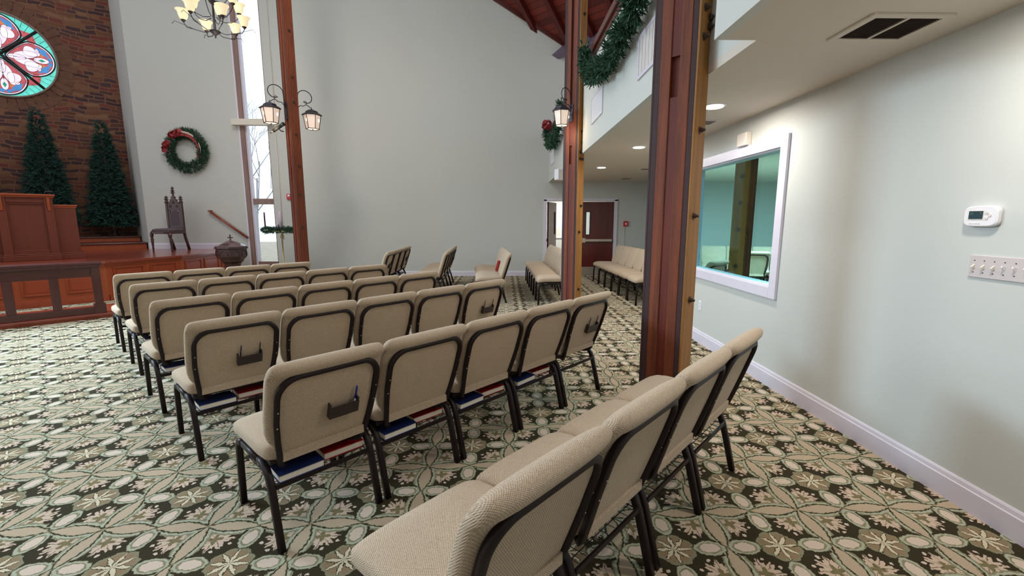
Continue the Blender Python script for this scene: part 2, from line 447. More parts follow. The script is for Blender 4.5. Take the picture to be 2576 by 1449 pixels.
def tag(o, label=None, cat=None, group=None, kind=None):
    if label: o['label'] = label
    if cat: o['category'] = cat
    if group: o['group'] = group
    if kind: o['kind'] = kind
    return o
def thing(name, label, cat, loc=(0, 0, 0), rz=0.0, group=None):
    o = bpy.data.objects.new(name, None); o.empty_display_size = 0.1; C.objects.link(o)
    o.location = loc; o.rotation_euler = (0, 0, rz)
    return tag(o, label, cat, group)
def struct(name, mb, mat, bevel=0): return tag(mb.build(name, mat, None, bevel), kind='structure')
def kids(o): return [c for c in bpy.data.objects if c.parent == o]
KID = {}
def copy_tree(o, parent=None):
    if o.name not in KID: KID[o.name] = kids(o)
    ch = KID[o.name]
    c = o.copy(); C.objects.link(c)
    if parent is not None: c.parent = parent
    KID[c.name] = [copy_tree(k, c) for k in ch]
    return c
def sring(cx, cy, a, b, n=3.0, seg=36, plane='xy', k=0.0):
    """superellipse ring"""
    out = []
    for i in range(seg):
        t = 2 * pi * i / seg
        ct, st = cos(t), sin(t)
        px = cx + a * math.copysign(abs(ct) ** (2 / n), ct); py = cy + b * math.copysign(abs(st) ** (2 / n), st)
        out.append((px, py, k) if plane == 'xy' else (px, k, py))
    return out
def arc(cx, cy, r, a0, a1, n=8): return [(cx + r * cos(radians(a0 + (a1 - a0) * i / n)), cy + r * sin(radians(a0 + (a1 - a0) * i / n))) for i in range(n + 1)]
RECT = [(-1, -.7), (-.8, -1), (.8, -1), (1, -.7), (1, .7), (.8, 1), (-.8, 1), (-1, .7)]

# ================================================================== THE SETTING
YW = 12.0          # back wall of the nave
XR = 2.42          # right wall of the aisle
XB = 1.18          # balcony front
ZC = 2.50          # aisle ceiling
HP = pi / 4
# floor
fl = struct('floor', MB().box(-16, -3, -0.1, 9, 15.5, 0.0), 'carpet')
def roof_z(x, y): return 7.07 - 0.6 * (x + 0.25 + y - 12.0)
def wpoly(x0, x1, z0, z1=None):
    t0 = roof_z(x0, YW) if z1 is None else z1; t1 = roof_z(x1, YW) if z1 is None else z1
    return [(x0, z0), (x1, z0), (x1, t1), (x0, t0)]
wb = MB()
for pl in (wpoly(-9.47, -6.84, 0), wpoly(-6.84, -6.08, 0, 0.30), wpoly(-6.84, -6.08, 9.2), wpoly(-6.08, 1.12, 0), wpoly(1.12, 2.98, 2.04, 5.0), wpoly(1.12, 2.98, 5.0), wpoly(2.98, 4.5, 0), wpoly(4.5, 8.2, 0, 2.6)):
    wb.prism(pl, YW, YW + 0.22)
struct('wall_back', wb, 'wall')
# short return wall between the back wall and the stone wall
mr = Matrix.Translation((-9.47, 12.0, 0)) @ Matrix.Rotation(radians(135), 4, 'Z')
struct('wall_return', MB().box(0, -0.2, 0, 2.0, 0.0, 12.0, mr), 'wall')
# stone wall behind the stage (local x runs along it)
CS = Vector((-10.88, 13.41, 0))
sw = struct('wall_stone', MB().box(-7, 0, 0, 0, 0.3, 12.0), 'stone')
sw.location = CS; sw.rotation_euler = (0, 0, HP)
# right wall with the opening of the inner window
wr = MB()
w0, w1, wz0, wz1 = 3.93, 5.75, 0.90, 2.13
for (a, b_, c_, d_) in ((-3, w0, 0, ZC + .1), (w0, w1, 0, wz0), (w0, w1, wz1, ZC + .1), (w1, 6.25, 0, ZC + .1)):
    wr.box(XR, a, c_, XR + 0.14, b_, d_)
struct('wall_right', wr, 'wall')
dx, dy = 4.72 - 2.50, 11.98 - 6.2
ml = Matrix.Translation((2.50, 6.2, 0)) @ Matrix.Rotation(atan2(dy, dx), 4, 'Z')
struct('wall_cry_room', MB().box(0, -0.10, 0, sqrt(dx * dx + dy * dy), 0.0, ZC + .05, ml), 'cry_wall')
struct('wall_cry_room_side', MB().box(8.0, 0, 0, 8.15, 12.0, ZC + .05), 'cry_wall')
# the near post stands in a shallow niche of the balcony front
NY0, NY1 = 2.64, 3.57
cb = MB().box(XB + 0.24, NY0, ZC, 8.1, NY1, ZC + 0.06); bb_ = MB()
for ya, yb in ((-3, NY0), (NY1, YW - 0.002)):
    cb.box(XB + 0.06, ya, ZC, 8.1, yb, ZC + 0.06); bb_.box(XB, ya, ZC, XB + 0.06, yb, 3.66)
bb_.box(XB + 0.24, NY0, ZC + 0.06, XB + 0.30, NY1, 3.66).box(XB + 0.06, NY0 - 0.04, ZC + 0.06, XB + 0.24, NY0, 3.66).box(XB + 0.06, NY1, ZC + 0.06, XB + 0.24, NY1 + 0.04, 3.66)
struct('ceiling', cb, 'ceiling')
struct('wall_balcony', bb_, 'wall_white')
struct('wall_rear', MB().box(-16, -3.2, 0, 9, -3.0, 9.0), 'wall')
tb = MB()
for ya, yb in ((-3, 2.64), (3.57, YW - 0.002)): tb.box(XB - 0.05, ya, 3.66, XB + 0.12, yb, 3.74).box(XB - 0.02, ya, 3.60, XB - 0.001, yb, 3.66)
struct('trim_1', tb, 'cap_wood', 0.006)
# baseboards
def bboard(name, x0, y0, x1, y1, h=0.15, z=0.0, t=0.018):
    L = sqrt((x1 - x0) ** 2 + (y1 - y0) ** 2); m = Matrix.Translation((x0, y0, z)) @ Matrix.Rotation(atan2(y1 - y0, x1 - x0), 4, 'Z')
    prof = [(0, 0), (t, 0), (t, h - 0.035), (t * 0.75, h - 0.03), (t * 0.6, h - 0.01), (t * 0.3, h), (0, h)]
    struct(name, MB().prism([(p[0], p[1]) for p in prof], 0, L, 'x', m), 'trim')
bboard('baseboard_right', XR, -3.0, XR, 6.25)
bboard('baseboard_back', 1.02, YW, -6.05, YW, 0.14)
bboard('baseboard_back_right', 4.7, YW, 3.08, YW, 0.14)
bboard('baseboard_stage', -7.1, YW, -9.46, YW, 0.15, 0.75)

# roof of the nave: local x runs up the slope's level lines
# basis: s = (x+y), level line direction A = (-.7071,.7071)
def roof_pt(s, t, off=0.0):
    x = s / 2 - t / sqrt(2); y = s / 2 + t / sqrt(2)
    z = 5.92 + 0.6 * (13.57 - s)
    nrm = Vector((0.6, 0.6, 1)).normalized()
    return Vector((x, y, z)) + nrm * off
ro = roof_pt(13.57, 0)
down = (roof_pt(13.57, 0) - roof_pt(12.57, 0)).normalized(); lev = Vector((-0.70711, 0.70711, 0)); nr = down.cross(lev)
if nr.z < 0: nr = -nr
mroof = Matrix((( -down.x, lev.x, nr.x, ro.x), (-down.y, lev.y, nr.y, ro.y), (-down.z, lev.z, nr.z, ro.z), (0, 0, 0, 1)))
rf = struct('ceiling_nave', MB().box(0, -7, 0, 6.4, 9.0, 0.12), 'planks'); rf.matrix_world = mroof
for i in range(14):
    t = 7.95 - 0.72 * i
    o = MB().box(0.03, t - 0.06, -0.15, 6.3, t + 0.06, 0.001).build('rafter', 'rafter', None, 0.006)
    o.matrix_world = mroof
    names = ['meets the tall green wall', 'second from the tall green wall', 'third from the tall green wall', 'fourth from the tall green wall', 'fifth from the tall green wall']
    tag(o, 'dark red sloping roof rafter, ' + (names[i] if i < 5 else 'above the balcony, number %d along from the tall wall' % (i + 1)), 'rafter', 'roof rafters')
rt = MB(); rt.prism([(-5.0, roof_z(-5.0, YW) - 0.15), (1.6, roof_z(1.6, YW) - 0.15), (1.6, roof_z(1.6, YW)), (-5.0, roof_z(-5.0, YW))], YW - 0.04, YW - 0.001)
struct('trim_5', rt, 'rafter')
ep = tag(MB().box(-0.13, -6.5, -0.36, 0.02, 8.0, 0.10).build('eave_beam', 'girder', None, 0.005), 'purplish grey beam along the low edge of the timber roof', 'beam'); ep.matrix_world = mroof
# wall above the roof's low edge is hidden by the beam

# tall slit window in the back wall
wf = MB()
wf.box(-6.80, YW - 0.01, 0.28, -6.69, YW + 0.2, 9.2)
tag(MB().box(-6.84, YW - 0.012, 0.28, -6.80, YW + 0.1, 9.2).box(-6.69, YW + 0.03, 0.28, -6.64, YW + 0.14, 9.2).build('trim_3', 'trim'), kind='structure')
wf.box(-6.64, YW + 0.02, 1.92, -6.08, YW + 0.16, 2.07).box(-6.64, YW + 0.04, 0.28, -6.08, YW + 0.16, 0.40)
wf.box(-6.12, YW + 0.04, 0.30, -6.08, YW + 0.16, 9.2)
wn = struct('window_1', wf, 'win_wood', 0.006)
MB().box(-6.64, YW + 0.09, 0.40, -6.12, YW + 0.10, 1.92).build('pane', 'clear_glass', wn)
MB().box(-6.64, YW + 0.09, 2.07, -6.12, YW + 0.10, 9.2).build('pane', 'clear_glass', wn)
lb = tag(MB().box(-6.93, YW - 0.16, 3.90, -5.92, YW - 0.001, 4.05).build('ledge_box', 'plastic_cream', None, 0.006), 'pale boxed ledge fixed across the tall slit window', 'ledge')
# conduits on the wall
tag(MB().tube([(-5.90, YW - 0.012, 1.0), (-5.90, YW - 0.012, 3.895)], 0.009, 8).tube([(-5.87, YW - 0.012, 4.06), (-5.87, YW - 0.012, 9.0)], 0.008, 8).build('conduit', 'plastic_cream'), 'thin pale conduit running up the wall beside the slit window', 'conduit')
# outdoor trees seen through the slit window
def twigs(mb, p, d, L, r, depth):
    q = p + d * L; mb.tube([p, (p + q) / 2 + Vector((random.uniform(-.04, .04), 0, random.uniform(-.04, .04))) * L, q], [r, r * .8, r * .6], 5)
    if depth:
        for k in range(3):
            nd = (d + Vector((random.uniform(-.9, .9), random.uniform(-.4, .4), random.uniform(-.35, .6)))).normalized()
            twigs(mb, p + d * L * random.uniform(.45, 1), nd, L * random.uniform(.55, .8), r * .55, depth - 1)
for (x, y, h, l) in ((-9.6, 17.5, 3.2, 'bare tree outside, nearer to the slit window'), (-11.5, 20.5, 4.2, 'bare tree outside, farther beyond the slit window')):
    mb = MB(); twigs(mb, Vector((0, 0, 0)), Vector((0.05, 0, 1)), h, 0.05, 6)
    tr = thing('bare_tree', l, 'tree', (x, y, -0.1)); mb.build('trunk', plain('pale_bark', (0.62, 0.64, 0.70, 1), 0.9), tr)
tag(MB().box(-24, 12.6, -0.3, -3, 34, -0.1).build('ground_outside', plain('dry_ground', (0.7, 0.64, 0.5, 1), 0.9, var=0.2, scale=5)), kind='structure')

# inner window in the right wall
f = MB(); T = 0.10
f.box(XR - 0.025, w0 - T, wz0 - T, XR, w0, wz1 + T).box(XR - 0.025, w1, wz0 - T, XR, w1 + T, wz1 + T)
f.box(XR - 0.025, w0, wz1, XR, w1, wz1 + T).box(XR - 0.025, w0, wz0 - T, XR, w1, wz0)
w2 = struct('window_2', f, 'trim', 0.004)
s_ = MB(); s_.box(XR, w0, wz0, XR + 0.14, w0 + 0.012, wz1).box(XR, w1 - 0.012, wz0, XR + 0.14, w1, wz1).box(XR, w0, wz1 - 0.012, XR + 0.14, w1, wz1).box(XR, w0, wz0, XR + 0.14, w1, wz0 + 0.012)
s_.build('reveal', 'trim', w2)
MB().box(XR + 0.05, w0 + 0.012, wz0 + 0.012, XR + 0.058, w1 - 0.012, wz1 - 0.012).build('pane', 'teal_glass', w2, label='teal tinted glass pane')

# doors in the back wall
df = MB()
for (a, b_) in ((1.06, 1.14), (2.96, 3.04)): df.box(a, YW - 0.03, 0, b_, YW + 0.24, 2.05)
df.box(1.06, YW - 0.03, 2.01, 3.04, YW + 0.24, 2.08).box(2.02, YW + 0.02, 0, 2.07, YW + 0.12, 2.01)
dframe = struct('trim_2', df, 'trim', 0.004)
def door(name, W, mirror=False):
    d = MB()
    wx0, wx1, wq0, wq1 = (0.14, 0.24, 1.12, 1.72)
    d.box(0, 0, 0.01, wx0, 0.045, 1.99).box(wx1, 0, 0.01, W, 0.045, 1.99).box(wx0, 0, 0.01, wx1, 0.045, wq0).box(wx0, 0, wq1, wx1, 0.045, 1.99)
    o = struct(name, d, 'door')
    MB().box(wx0, 0.018, wq0, wx1, 0.026, wq1).build('pane', 'clear_glass', o)
    fr = MB()
    for (a, b_, c_, e_) in ((wx0 - .02, wx0, wq0 - .02, wq1 + .02), (wx1, wx1 + .02, wq0 - .02, wq1 + .02), (wx0, wx1, wq1, wq1 + .02), (wx0, wx1, wq0 - .02, wq0)): fr.box(a, -0.008, c_, b_, 0.053, e_)
    fr.build('pane_frame', 'steel_plate', o)
    MB().box(0.05, -0.075, 0.93, W - 0.04, -0.045, 1.00).box(0.03, -0.08, 0.90, 0.12, 0.0, 1.03).box(W - .09, -0.06, 0.93, W - .04, 0, 1.0).build('push_bar', 'chrome', o, 0.006)
    MB().box(0.03, -0.003, 0.02, W - 0.03, 0.0, 0.24).build('kick_plate', 'chrome', o)
    return o
d1 = door('door_1', 0.88, False); d1.location = (2.075, YW + 0.04, 0)
d2 = door('door_2', 0.88, True); d2.scale = (-1, 1, 1)
d2.rotation_euler = (0, 0, radians(70 - 180)); d2.scale = (1, 1, 1); d2.location = (1.46, 12.90, 0); d2.rotation_euler = (0, 0, radians(250))
# hall beyond the doors
struct('wall_hall', MB().box(0.2, 15.2, 0, 3.8, 15.35, 2.6).box(0.05, 12.22, 0, 0.2, 15.35, 2.6).box(3.8, 12.22, 0, 3.95, 15.35, 2.6), 'wall_white')
struct('ceiling_hall', MB().box(0.05, 12.22, 2.55, 3.95, 15.35, 2.65), 'ceiling')
nb = thing('notice_board', 'pale notice board with small papers in the hall behind the open door', 'notice board', (1.75, 15.19, 0.9))
MB().box(-0.5, -0.03, 0, 0.5, 0, 1.1).build('board', 'plastic_white', nb, 0.004)
for k in range(12):
    x = -0.42 + (k % 4) * 0.22; z = 0.08 + (k // 4) * 0.34
    MB().box(x, -0.034, z, x + 0.15, -0.030, z + 0.2 + 0.03 * (k % 3)).build('paper', ['paper', 'blinds', 'plastic_cream'][k % 3], nb)

# ================================================================== STAGE
ST = 0.75
stage_poly = [(-7.42 - 2.9, 8.33 - 2.9), (-7.42, 8.33), (-7.02, 9.75), (-7.12, 11.998), (-9.49, 11.998), (-10.90, 13.39), (-15.4, 8.9)]
st = thing('chancel_stage', 'reddish wooden raised stage with panelled front below the stone wall', 'stage')
MB().prism(stage_poly, ST - 0.05, ST, 'z').build('stage_floor', 'stage_floor', st, 0.006)
ins = [(-7.45 - 2.9, 8.36 - 2.9), (-7.46, 8.36), (-7.06, 9.76), (-7.16, 11.99), (-9.46, 11.99), (-10.86, 13.3), (-15.3, 8.9)]
MB().prism(ins, 0, ST - 0.05, 'z').build('front_board', 'cherry', st)
def fpanels(p0, p1, n, pad=0.12):
    p0 = Vector(p0 + (0,)); p1 = Vector(p1 + (0,)); L = (p1 - p0).length
    m = Matrix.Translation(p0) @ Matrix.Rotation(atan2(p1.y - p0.y, p1.x - p0.x), 4, 'Z')
    wd = (L - pad) / n - pad
    for i in range(n):
        x0 = pad + i * (wd + pad); mb = MB(); z0, z1, t = 0.20, 0.62, 0.025
        for (a, b_, c_, d_) in ((x0, x0 + t, z0, z1), (x0 + wd - t, x0 + wd, z0, z1), (x0 + t, x0 + wd - t, z1 - t, z1), (x0 + t, x0 + wd - t, z0, z0 + t)):
            mb.box(a, -0.022, c_, b_, 0.002, d_, m)
        mb.box(x0 + t * 2, -0.008, z0 + t * 2, x0 + wd - t * 2, 0.002, z1 - t * 2, m)
        mb.build('panel_moulding', 'cherry_h', st, 0.004)
    MB().box(0, -0.03, 0.0, L, 0.002, 0.10, m).box(0, -0.022, 0.10, L, 0.002, 0.12, m).box(0, -0.02, ST - 0.085, L, 0.002, ST - 0.05, m).build('base_moulding', 'cherry_h', st, 0.004)
fpanels((-7.46 - 2.8, 8.36 - 2.8), (-7.46, 8.36), 7)
fpanels((-7.46, 8.36), (-7.06, 9.76), 2)
fpanels((-7.06, 9.76), (-7.16, 11.9), 3)
# steps up to the stone wall
stp = thing('chancel_step', 'wooden double step against the stone wall at the back of the stage', 'step')
U = Vector((0.70711, 0.70711, 0)); N_ = Vector((0.70711, -0.70711, 0))
def step_poly(off, ext, back=0.0):
    a = CS + N_ * off + U * ext; b_ = CS + N_ * off - U * 6.5; c_ = CS - U * 6.5 + N_ * back; d_ = CS + N_ * back
    return [(b_.x, b_.y), (a.x, a.y), (d_.x, d_.y), (c_.x, c_.y)]
def stepm(off, z0, z1, xr, name):
    m = Matrix.Translation(CS) @ Matrix.Rotation(HP, 4, 'Z')
    MB().box(-6.5, -off, z0, xr, -0.005, z1 - 0.035, m).build(name + '_riser', 'cherry', stp, 0.003)
    MB().box(-6.5, -off - 0.035, z1 - 0.035, xr + 0.03, -0.005, z1, m).build(name + '_tread', 'rail_wood', stp, 0.006)
stepm(1.78, ST, 0.92, -0.03, 'lower')
stepm(0.72, 0.92, 1.06, -0.03, 'upper')
# low platform under the altar rail
RB = Vector((-6.20, 6.89, 0)); mrail = Matrix.Translation(RB) @ Matrix.Rotation(HP, 4, 'Z')
pf = thing('kneeling_platform', 'low reddish wooden platform edging the carpet under the dark rail', 'platform', RB, HP)
MB().box(-4.2, 0, 0, 0.12, 1.0, 0.06).build('platform_board', 'cherry_h', pf, 0.006)
MB().box(-4.2, -0.02, 0.035, 0.14, 1.0, 0.075).build('nosing', 'stage_floor', pf, 0.008)
ar = thing('altar_rail', 'dark wooden communion rail with square balusters at the left', 'rail', (RB.x, RB.y, 0.075), HP)
MB().box(-4.1, -0.01, 0.755, 0.0, 0.27, 0.80).box(-4.08, 0.0, 0.72, -0.015, 0.25, 0.757).build('top_rail', 'rail_wood', ar, 0.012)
MB().box(-4.05, 0.05, 0.57, -0.05, 0.11, 0.72).build('apron', 'rail_wood', ar, 0.004)
MB().box(-4.05, 0.03, 0.0, -0.05, 0.13, 0.10).build('bottom_rail', 'rail_wood', ar, 0.004)
MB().box(-0.13, 0.02, 0.0, -0.03, 0.18, 0.72).box(-0.15, 0.005, 0.0, -0.01, 0.20, 0.14).build('end_post', 'rail_wood_v', ar, 0.004)
for i in range(1, 9): MB().box(-0.13 - 0.46 * i, 0.035, 0.1, -0.03 - 0.46 * i, 0.12, 0.58).build('baluster', 'rail_wood_v', ar, 0.004)

# pulpit on the stage
pu = thing('pulpit', 'large brown wooden pulpit with recessed front panel on the stage', 'pulpit', (-8.36, 8.95, ST), HP)
def pbox(name, a, mat='pulpit', bevel=0.006): return MB().box(*a).build(name, mat, pu, bevel)
pbox('side_cabinet', (-0.34, 0.10, 0.12, -0.03, 0.60, 1.02)); pbox('side_cabinet', (-1.38, 0.10, 0.12, -1.04, 0.60, 1.02))
MB().box(-0.35, 0.08, 1.02, 0.0, 0.62, 1.05).box(-0.345, 0.09, 0.99, -0.015, 0.61, 1.02).build('side_top', 'cherry', pu, 0.006)
MB().box(-1.40, 0.08, 1.02, -1.03, 0.62, 1.05).build('side_top', 'cherry', pu, 0.006)
b1 = MB(); b1.box(-1.03, 0.06, 0.12, -0.35, 0.70, 1.19)
b1.box(-1.05, 0.0, 0.12, -0.93, 0.07, 1.19).box(-0.45, 0.0, 0.12, -0.33, 0.07, 1.19).box(-0.93, 0.02, 1.08, -0.45, 0.07, 1.19).box(-0.93, 0.02, 0.12, -0.45, 0.07, 0.20)
b1.build('body', 'pulpit', pu, 0.004)
MB().box(-0.93, 0.035, 1.05, -0.45, 0.062, 1.08).box(-0.93, 0.035, 0.2, -0.91, 0.062, 1.05).box(-0.47, 0.035, 0.2, -0.45, 0.062, 1.05).build('panel_moulding', 'pulpit', pu, 0.003)
MB().box(-1.09, -0.04, 1.20, -0.29, 0.76, 1.235).box(-1.07, -0.02, 1.17, -0.31, 0.74, 1.205).build('top_ledge', 'cherry', pu, 0.008)
for x in (-0.99, -0.39):
    MB().prism([(-0.05, 1.17), (0.0, 1.17), (0.0, 0.92), (-0.015, 0.93), (-0.04, 1.08)], x - 0.02, x + 0.02, 'x').build('corbel', 'cherry', pu, 0.003)
MB().box(-1.42, 0.04, 0, 0.02, 0.64, 0.10).box(-1.07, -0.05, 0, -0.31, 0.72, 0.10).box(-1.40, 0.06, 0.10, 0.0, 0.62, 0.125).box(-1.06, -0.03, 0.10, -0.32, 0.70, 0.125).build('plinth', 'pulpit', pu, 0.008)
mic = thing('reading_lamp', 'small dark metal reading lamp lying on the pulpit top', 'lamp', (-8.95, 8.95, ST + 1.235), HP)
MB().lathe([(0.05, 0), (0.05, 0.012), (0.012, 0.02)], 14).build('base', 'iron', mic)
MB().tube([(0, 0, 0.015), (0, 0.02, 0.06), (0.04, 0.05, 0.075)], 0.006, 6).tube([(0.0, 0.05, 0.07), (0.12, 0.05, 0.07)], 0.018, 8).build('arm', 'iron', mic)

# ------------------------------------------------------------------ rose window
rw = struct('window_3', MB().lathe([(1.09, 0), (1.10, 0.05), (1.055, 0.07), (1.05, 0.0)], 64), 'ring_stone')
RC = Vector((-12.43, 11.87, 5.56)); mrw = Matrix.Translation(RC) @ Matrix.Rotation(HP, 4, 'Z') @ Matrix.Rotation(pi / 2, 4, 'X') @ Matrix.Scale(0.93, 4)
rw.matrix_world = mrw     # local: x along the wall, y up, z out of the wall
def disc(mb, z, fn, n=64, c=(0, 0)):
    pts = [fn(2 * pi * i / n) for i in range(n)]
    mb.add([(c[0], c[1], z)] + [(p[0] + c[0], p[1] + c[1], z) for p in pts] + [(p[0] + c[0], p[1] + c[1], z - 0.004) for p in pts],
           [(0, 1 + i, 1 + (i + 1) % n) for i in range(n)] + [(1 + i, 1 + n + i, 1 + n + (i + 1) % n, 1 + (i + 1) % n) for i in range(n)])
gl = MB(); disc(gl, 0.012, lambda a: (1.05 * cos(a), 1.05 * sin(a))); gl.build('background_glass', 'sg_teal', rw)
def petal_pt(a, sc, k):
    # quatrefoil lobe pointing along +x, heart shaped towards the centre
    cx = 0.56; r = 0.43 * sc
    x = cx + r * cos(a) * 1.05; y = r * sin(a)
    if x < cx: y *= max(0.12, 1 - ((cx - x) / 0.62) ** 1.3)
    th = k * pi / 2
    return (x * cos(th) - y * sin(th), x * sin(th) + y * cos(th))
# red arcs near the dividers
ra = MB()
for k in range(4):
    th = pi / 4 + k * pi / 2; pts = []
    for r_, dth in ((0.66, 0.33), (0.84, 0.22), (0.93, 0.0), (0.84, -0.22), (0.66, -0.33), (0.74, 0)): pts.append((r_ * cos(th + dth), r_ * sin(th + dth)))
    ra.add([(p[0], p[1], 0.018) for p in pts], [(0, 1, 2, 5), (5, 2, 3, 4)])
ra.build('red_glass', 'sg_red', rw)
for k in range(4):
    th = k * pi / 2
    def R_(px, py, z=0.033): return (px * cos(th) - py * sin(th), px * sin(th) + py * cos(th), z)
    for (nm, mt, sc, z) in (('pale_border_glass', 'sg_white', 1.0, 0.018), ('red_glass', 'sg_red', 0.92, 0.021)):
        q = MB(); pts = [petal_pt(2 * pi * i / 48, sc, k) for i in range(48)]
        cx, cy = 0.5 * cos(th), 0.5 * sin(th)
        q.add([(cx, cy, z)] + [(p[0], p[1], z) for p in pts], [(0, 1 + i, 1 + (i + 1) % 48) for i in range(48)])
        q.build(nm, mt, rw)
    def patch(nm, mt, cx, cy, rx, ry, z, rot=0.0, lob=0.0, n_=5, cnt=28):
        q = MB(); P = []
        for i in range(cnt):
            a = 2 * pi * i / cnt; f_ = 1 + lob * cos(n_ * a); x_, y_ = rx * f_ * cos(a), ry * f_ * sin(a)
            P.append(R_(cx + x_ * cos(rot) - y_ * sin(rot), cy + x_ * sin(rot) + y_ * cos(rot), z))
        q.add([R_(cx, cy, z)] + P, [(0, 1 + i, 1 + (i + 1) % cnt) for i in range(cnt)]); q.build(nm, mt, rw)
        return P
    for sg in (-1, 1):
        patch('blue_glass', 'sg_blue', 0.80, 0.22 * sg, 0.14, 0.07, 0.023, -0.75 * sg, 0.18, 4)
        patch('amber_glass', 'sg_orange', 0.73, 0.15 * sg, 0.085, 0.055, 0.025, -0.5 * sg, 0.2, 3)
        patch('blue_glass', 'sg_blue', 0.925, 0.06 * sg, 0.045, 0.05, 0.023, 0, 0.1, 4)
    fl = []
    for (cx, cy, rx, ry, rot, lob, n_) in ((0.76, 0.0, 0.15, 0.075, 0, 0.0, 2), (0.58, 0.19, 0.16, 0.125, -0.25, 0.12, 3), (0.58, -0.19, 0.16, 0.125, 0.25, 0.12, 3), (0.47, 0.09, 0.24, 0.095, 0.25, 0.0, 2), (0.47, -0.09, 0.24, 0.095, -0.25, 0.0, 2), (0.30, 0.0, 0.18, 0.065, 0, 0, 2), (0.70, 0.245, 0.05, 0.035, -0.9, 0.1, 3), (0.70, -0.245, 0.05, 0.035, 0.9, 0.1, 3)):
        fl.append(patch('pale_glass', 'sg_white', cx, cy, rx, ry, 0.028, rot, lob, n_))
    q = MB(); q.add([R_(0.70, 0), R_(0.77, 0.04), R_(0.85, 0), R_(0.77, -0.04)], [(0, 1, 2, 3)]); q.build('green_glass', 'sg_green', rw)
    q = MB(); q.tube([(p[0], p[1], 0.034) for p in [petal_pt(2 * pi * i / 48, 1.03, k) for i in range(48)]], 0.016, 6, closed=True)
    for P in fl: q.tube([(p[0], p[1], 0.030) for p in P], 0.0035, 4, closed=True)
    q.tube([R_(0.12, 0), R_(0.66, 0)], 0.004, 4)
    q.tube([(p[0], p[1], 0.030) for p in [petal_pt(2 * pi * i / 48, 0.93, k) for i in range(48)]], 0.005, 4, closed=True)
    for i in range(7):
        a = th + pi / 4 + (i - 3) * 0.13; r0_ = 0.72 + 0.10 * abs(i - 3) ** 0.8
        if i != 3: q.tube([(min(r0_, .95) * cos(a), min(r0_, .95) * sin(a), 0.022), (1.04 * cos(a + .03), 1.04 * sin(a + .03), 0.022)], 0.004, 4)
    q.build('lead_line', 'lead', rw)
    th = pi / 4 + k * pi / 2
    MB().tube([(0, 0, 0.035), (1.05 * cos(th), 1.05 * sin(th), 0.035)], 0.034, 6).build('divider_bar', 'lead', rw)
# ring of voussoir stones round the window
vs = MB()
for i in range(44):
    a0 = 2 * pi * i / 44 + 0.01; a1 = 2 * pi * (i + 1) / 44 - 0.008; r1 = 1.40 + random.uniform(-.06, .10)
    P = [(1.10 * cos(a0), 1.10 * sin(a0)), (1.10 * cos(a1), 1.10 * sin(a1)), (r1 * cos(a1), r1 * sin(a1)), (r1 * cos(a0), r1 * sin(a0))]
    d = 0.008 + random.uniform(0, .018)
    vs.add([(p[0], p[1], 0) for p in P] + [(p[0], p[1], d) for p in P], [(4, 5, 6, 7), (0, 1, 5, 4), (1, 2, 6, 5), (2, 3, 7, 6), (3, 0, 4, 7)])
vz = struct('trim_4', vs, plain('voussoir_stone', srgb(112, 78, 62), 0.9, var=0.25, scale=5), 0.006); vz.matrix_world = mrw

# ================================================================== GREENERY
def sprig(mb, p, d, L, wd, k=5):
    """a small fir sprig: a few needles fanned about direction d"""
    d = Vector(d).normalized(); s = d.cross(Vector((random.random() - .5, random.random() - .5, random.random() - .5))).normalized(); n = d.cross(s)
    for j in range(k):
        a = 2 * pi * j / k + random.random()
        nd = (d + (s * cos(a) + n * sin(a)) * random.uniform(.35, .8)).normalized(); ww = nd.cross(d)
        if ww.length < 1e-4: ww = s
        ww = ww.normalized() * wd
        tip = p + nd * L * random.uniform(.7, 1.1)
        mb.add([p - ww, p + ww, tip + ww * .5, tip - ww * .5], [(0, 1, 2, 3)])
def xmas_tree(loc, h, r, label):
    t = thing('christmas_tree', label, 'christmas tree', loc, 0)
    mb = MB()
    for i in range(3600):
        f_ = 1 - sqrt(random.random()) * 0.985; z = 0.28 + f_ * (h - 0.28); rr = r * (1 - f_) ** 0.85 + 0.05
        lay = 0.82 + 0.18 * sin(z * 22 + 3 * sin(i)); a = random.random() * 2 * pi
        rad = rr * lay * random.uniform(.62, 1.0)
        p = Vector((rad * cos(a), rad * sin(a), z - 0.10 * rad))
        sprig(mb, p, (cos(a), sin(a), random.uniform(-.25, .5)), random.uniform(.07, .12), 0.009, 5)
    mb.build('foliage', 'green_dark', t)
    MB().tube([(0, 0, 0.04), (0, 0, h * .9)], [0.03, 0.008], 8).build('trunk', 'bark', t)
    sm = MB()
    for k in range(4): sm.tube([(0, 0, 0.16), (0.30 * cos(k * pi / 2 + .4), 0.30 * sin(k * pi / 2 + .4), 0.012)], 0.012, 6)
    sm.build('stand', 'iron', t)
def on_wall(d_along, off, z): p = CS - U * d_along + N_ * off; return (p.x, p.y, z)
xmas_tree(on_wall(0.55, 0.55, 1.06), 3.15, 0.54, 'tall slim dark green christmas tree nearest the pale wall corner')
xmas_tree(on_wall(1.72, 0.55, 1.06), 3.28, 0.56, 'tall slim dark green christmas tree below the rose window, behind the pulpit')
xmas_tree(on_wall(2.92, 0.55, 1.06), 2.5, 0.48, 'christmas tree mostly cut off by the left edge of the picture')
def ring_pts(R, n, c=(0, 0, 0)): return [(c[0] + R * cos(2 * pi * i / n), c[1], c[2] + R * sin(2 * pi * i / n)) for i in range(n)]
wr_ = thing('christmas_wreath', 'round green wreath with red ribbon on the wall left of the slit window', 'wreath', (-8.17, YW - 0.09, 3.27))
mb = MB()
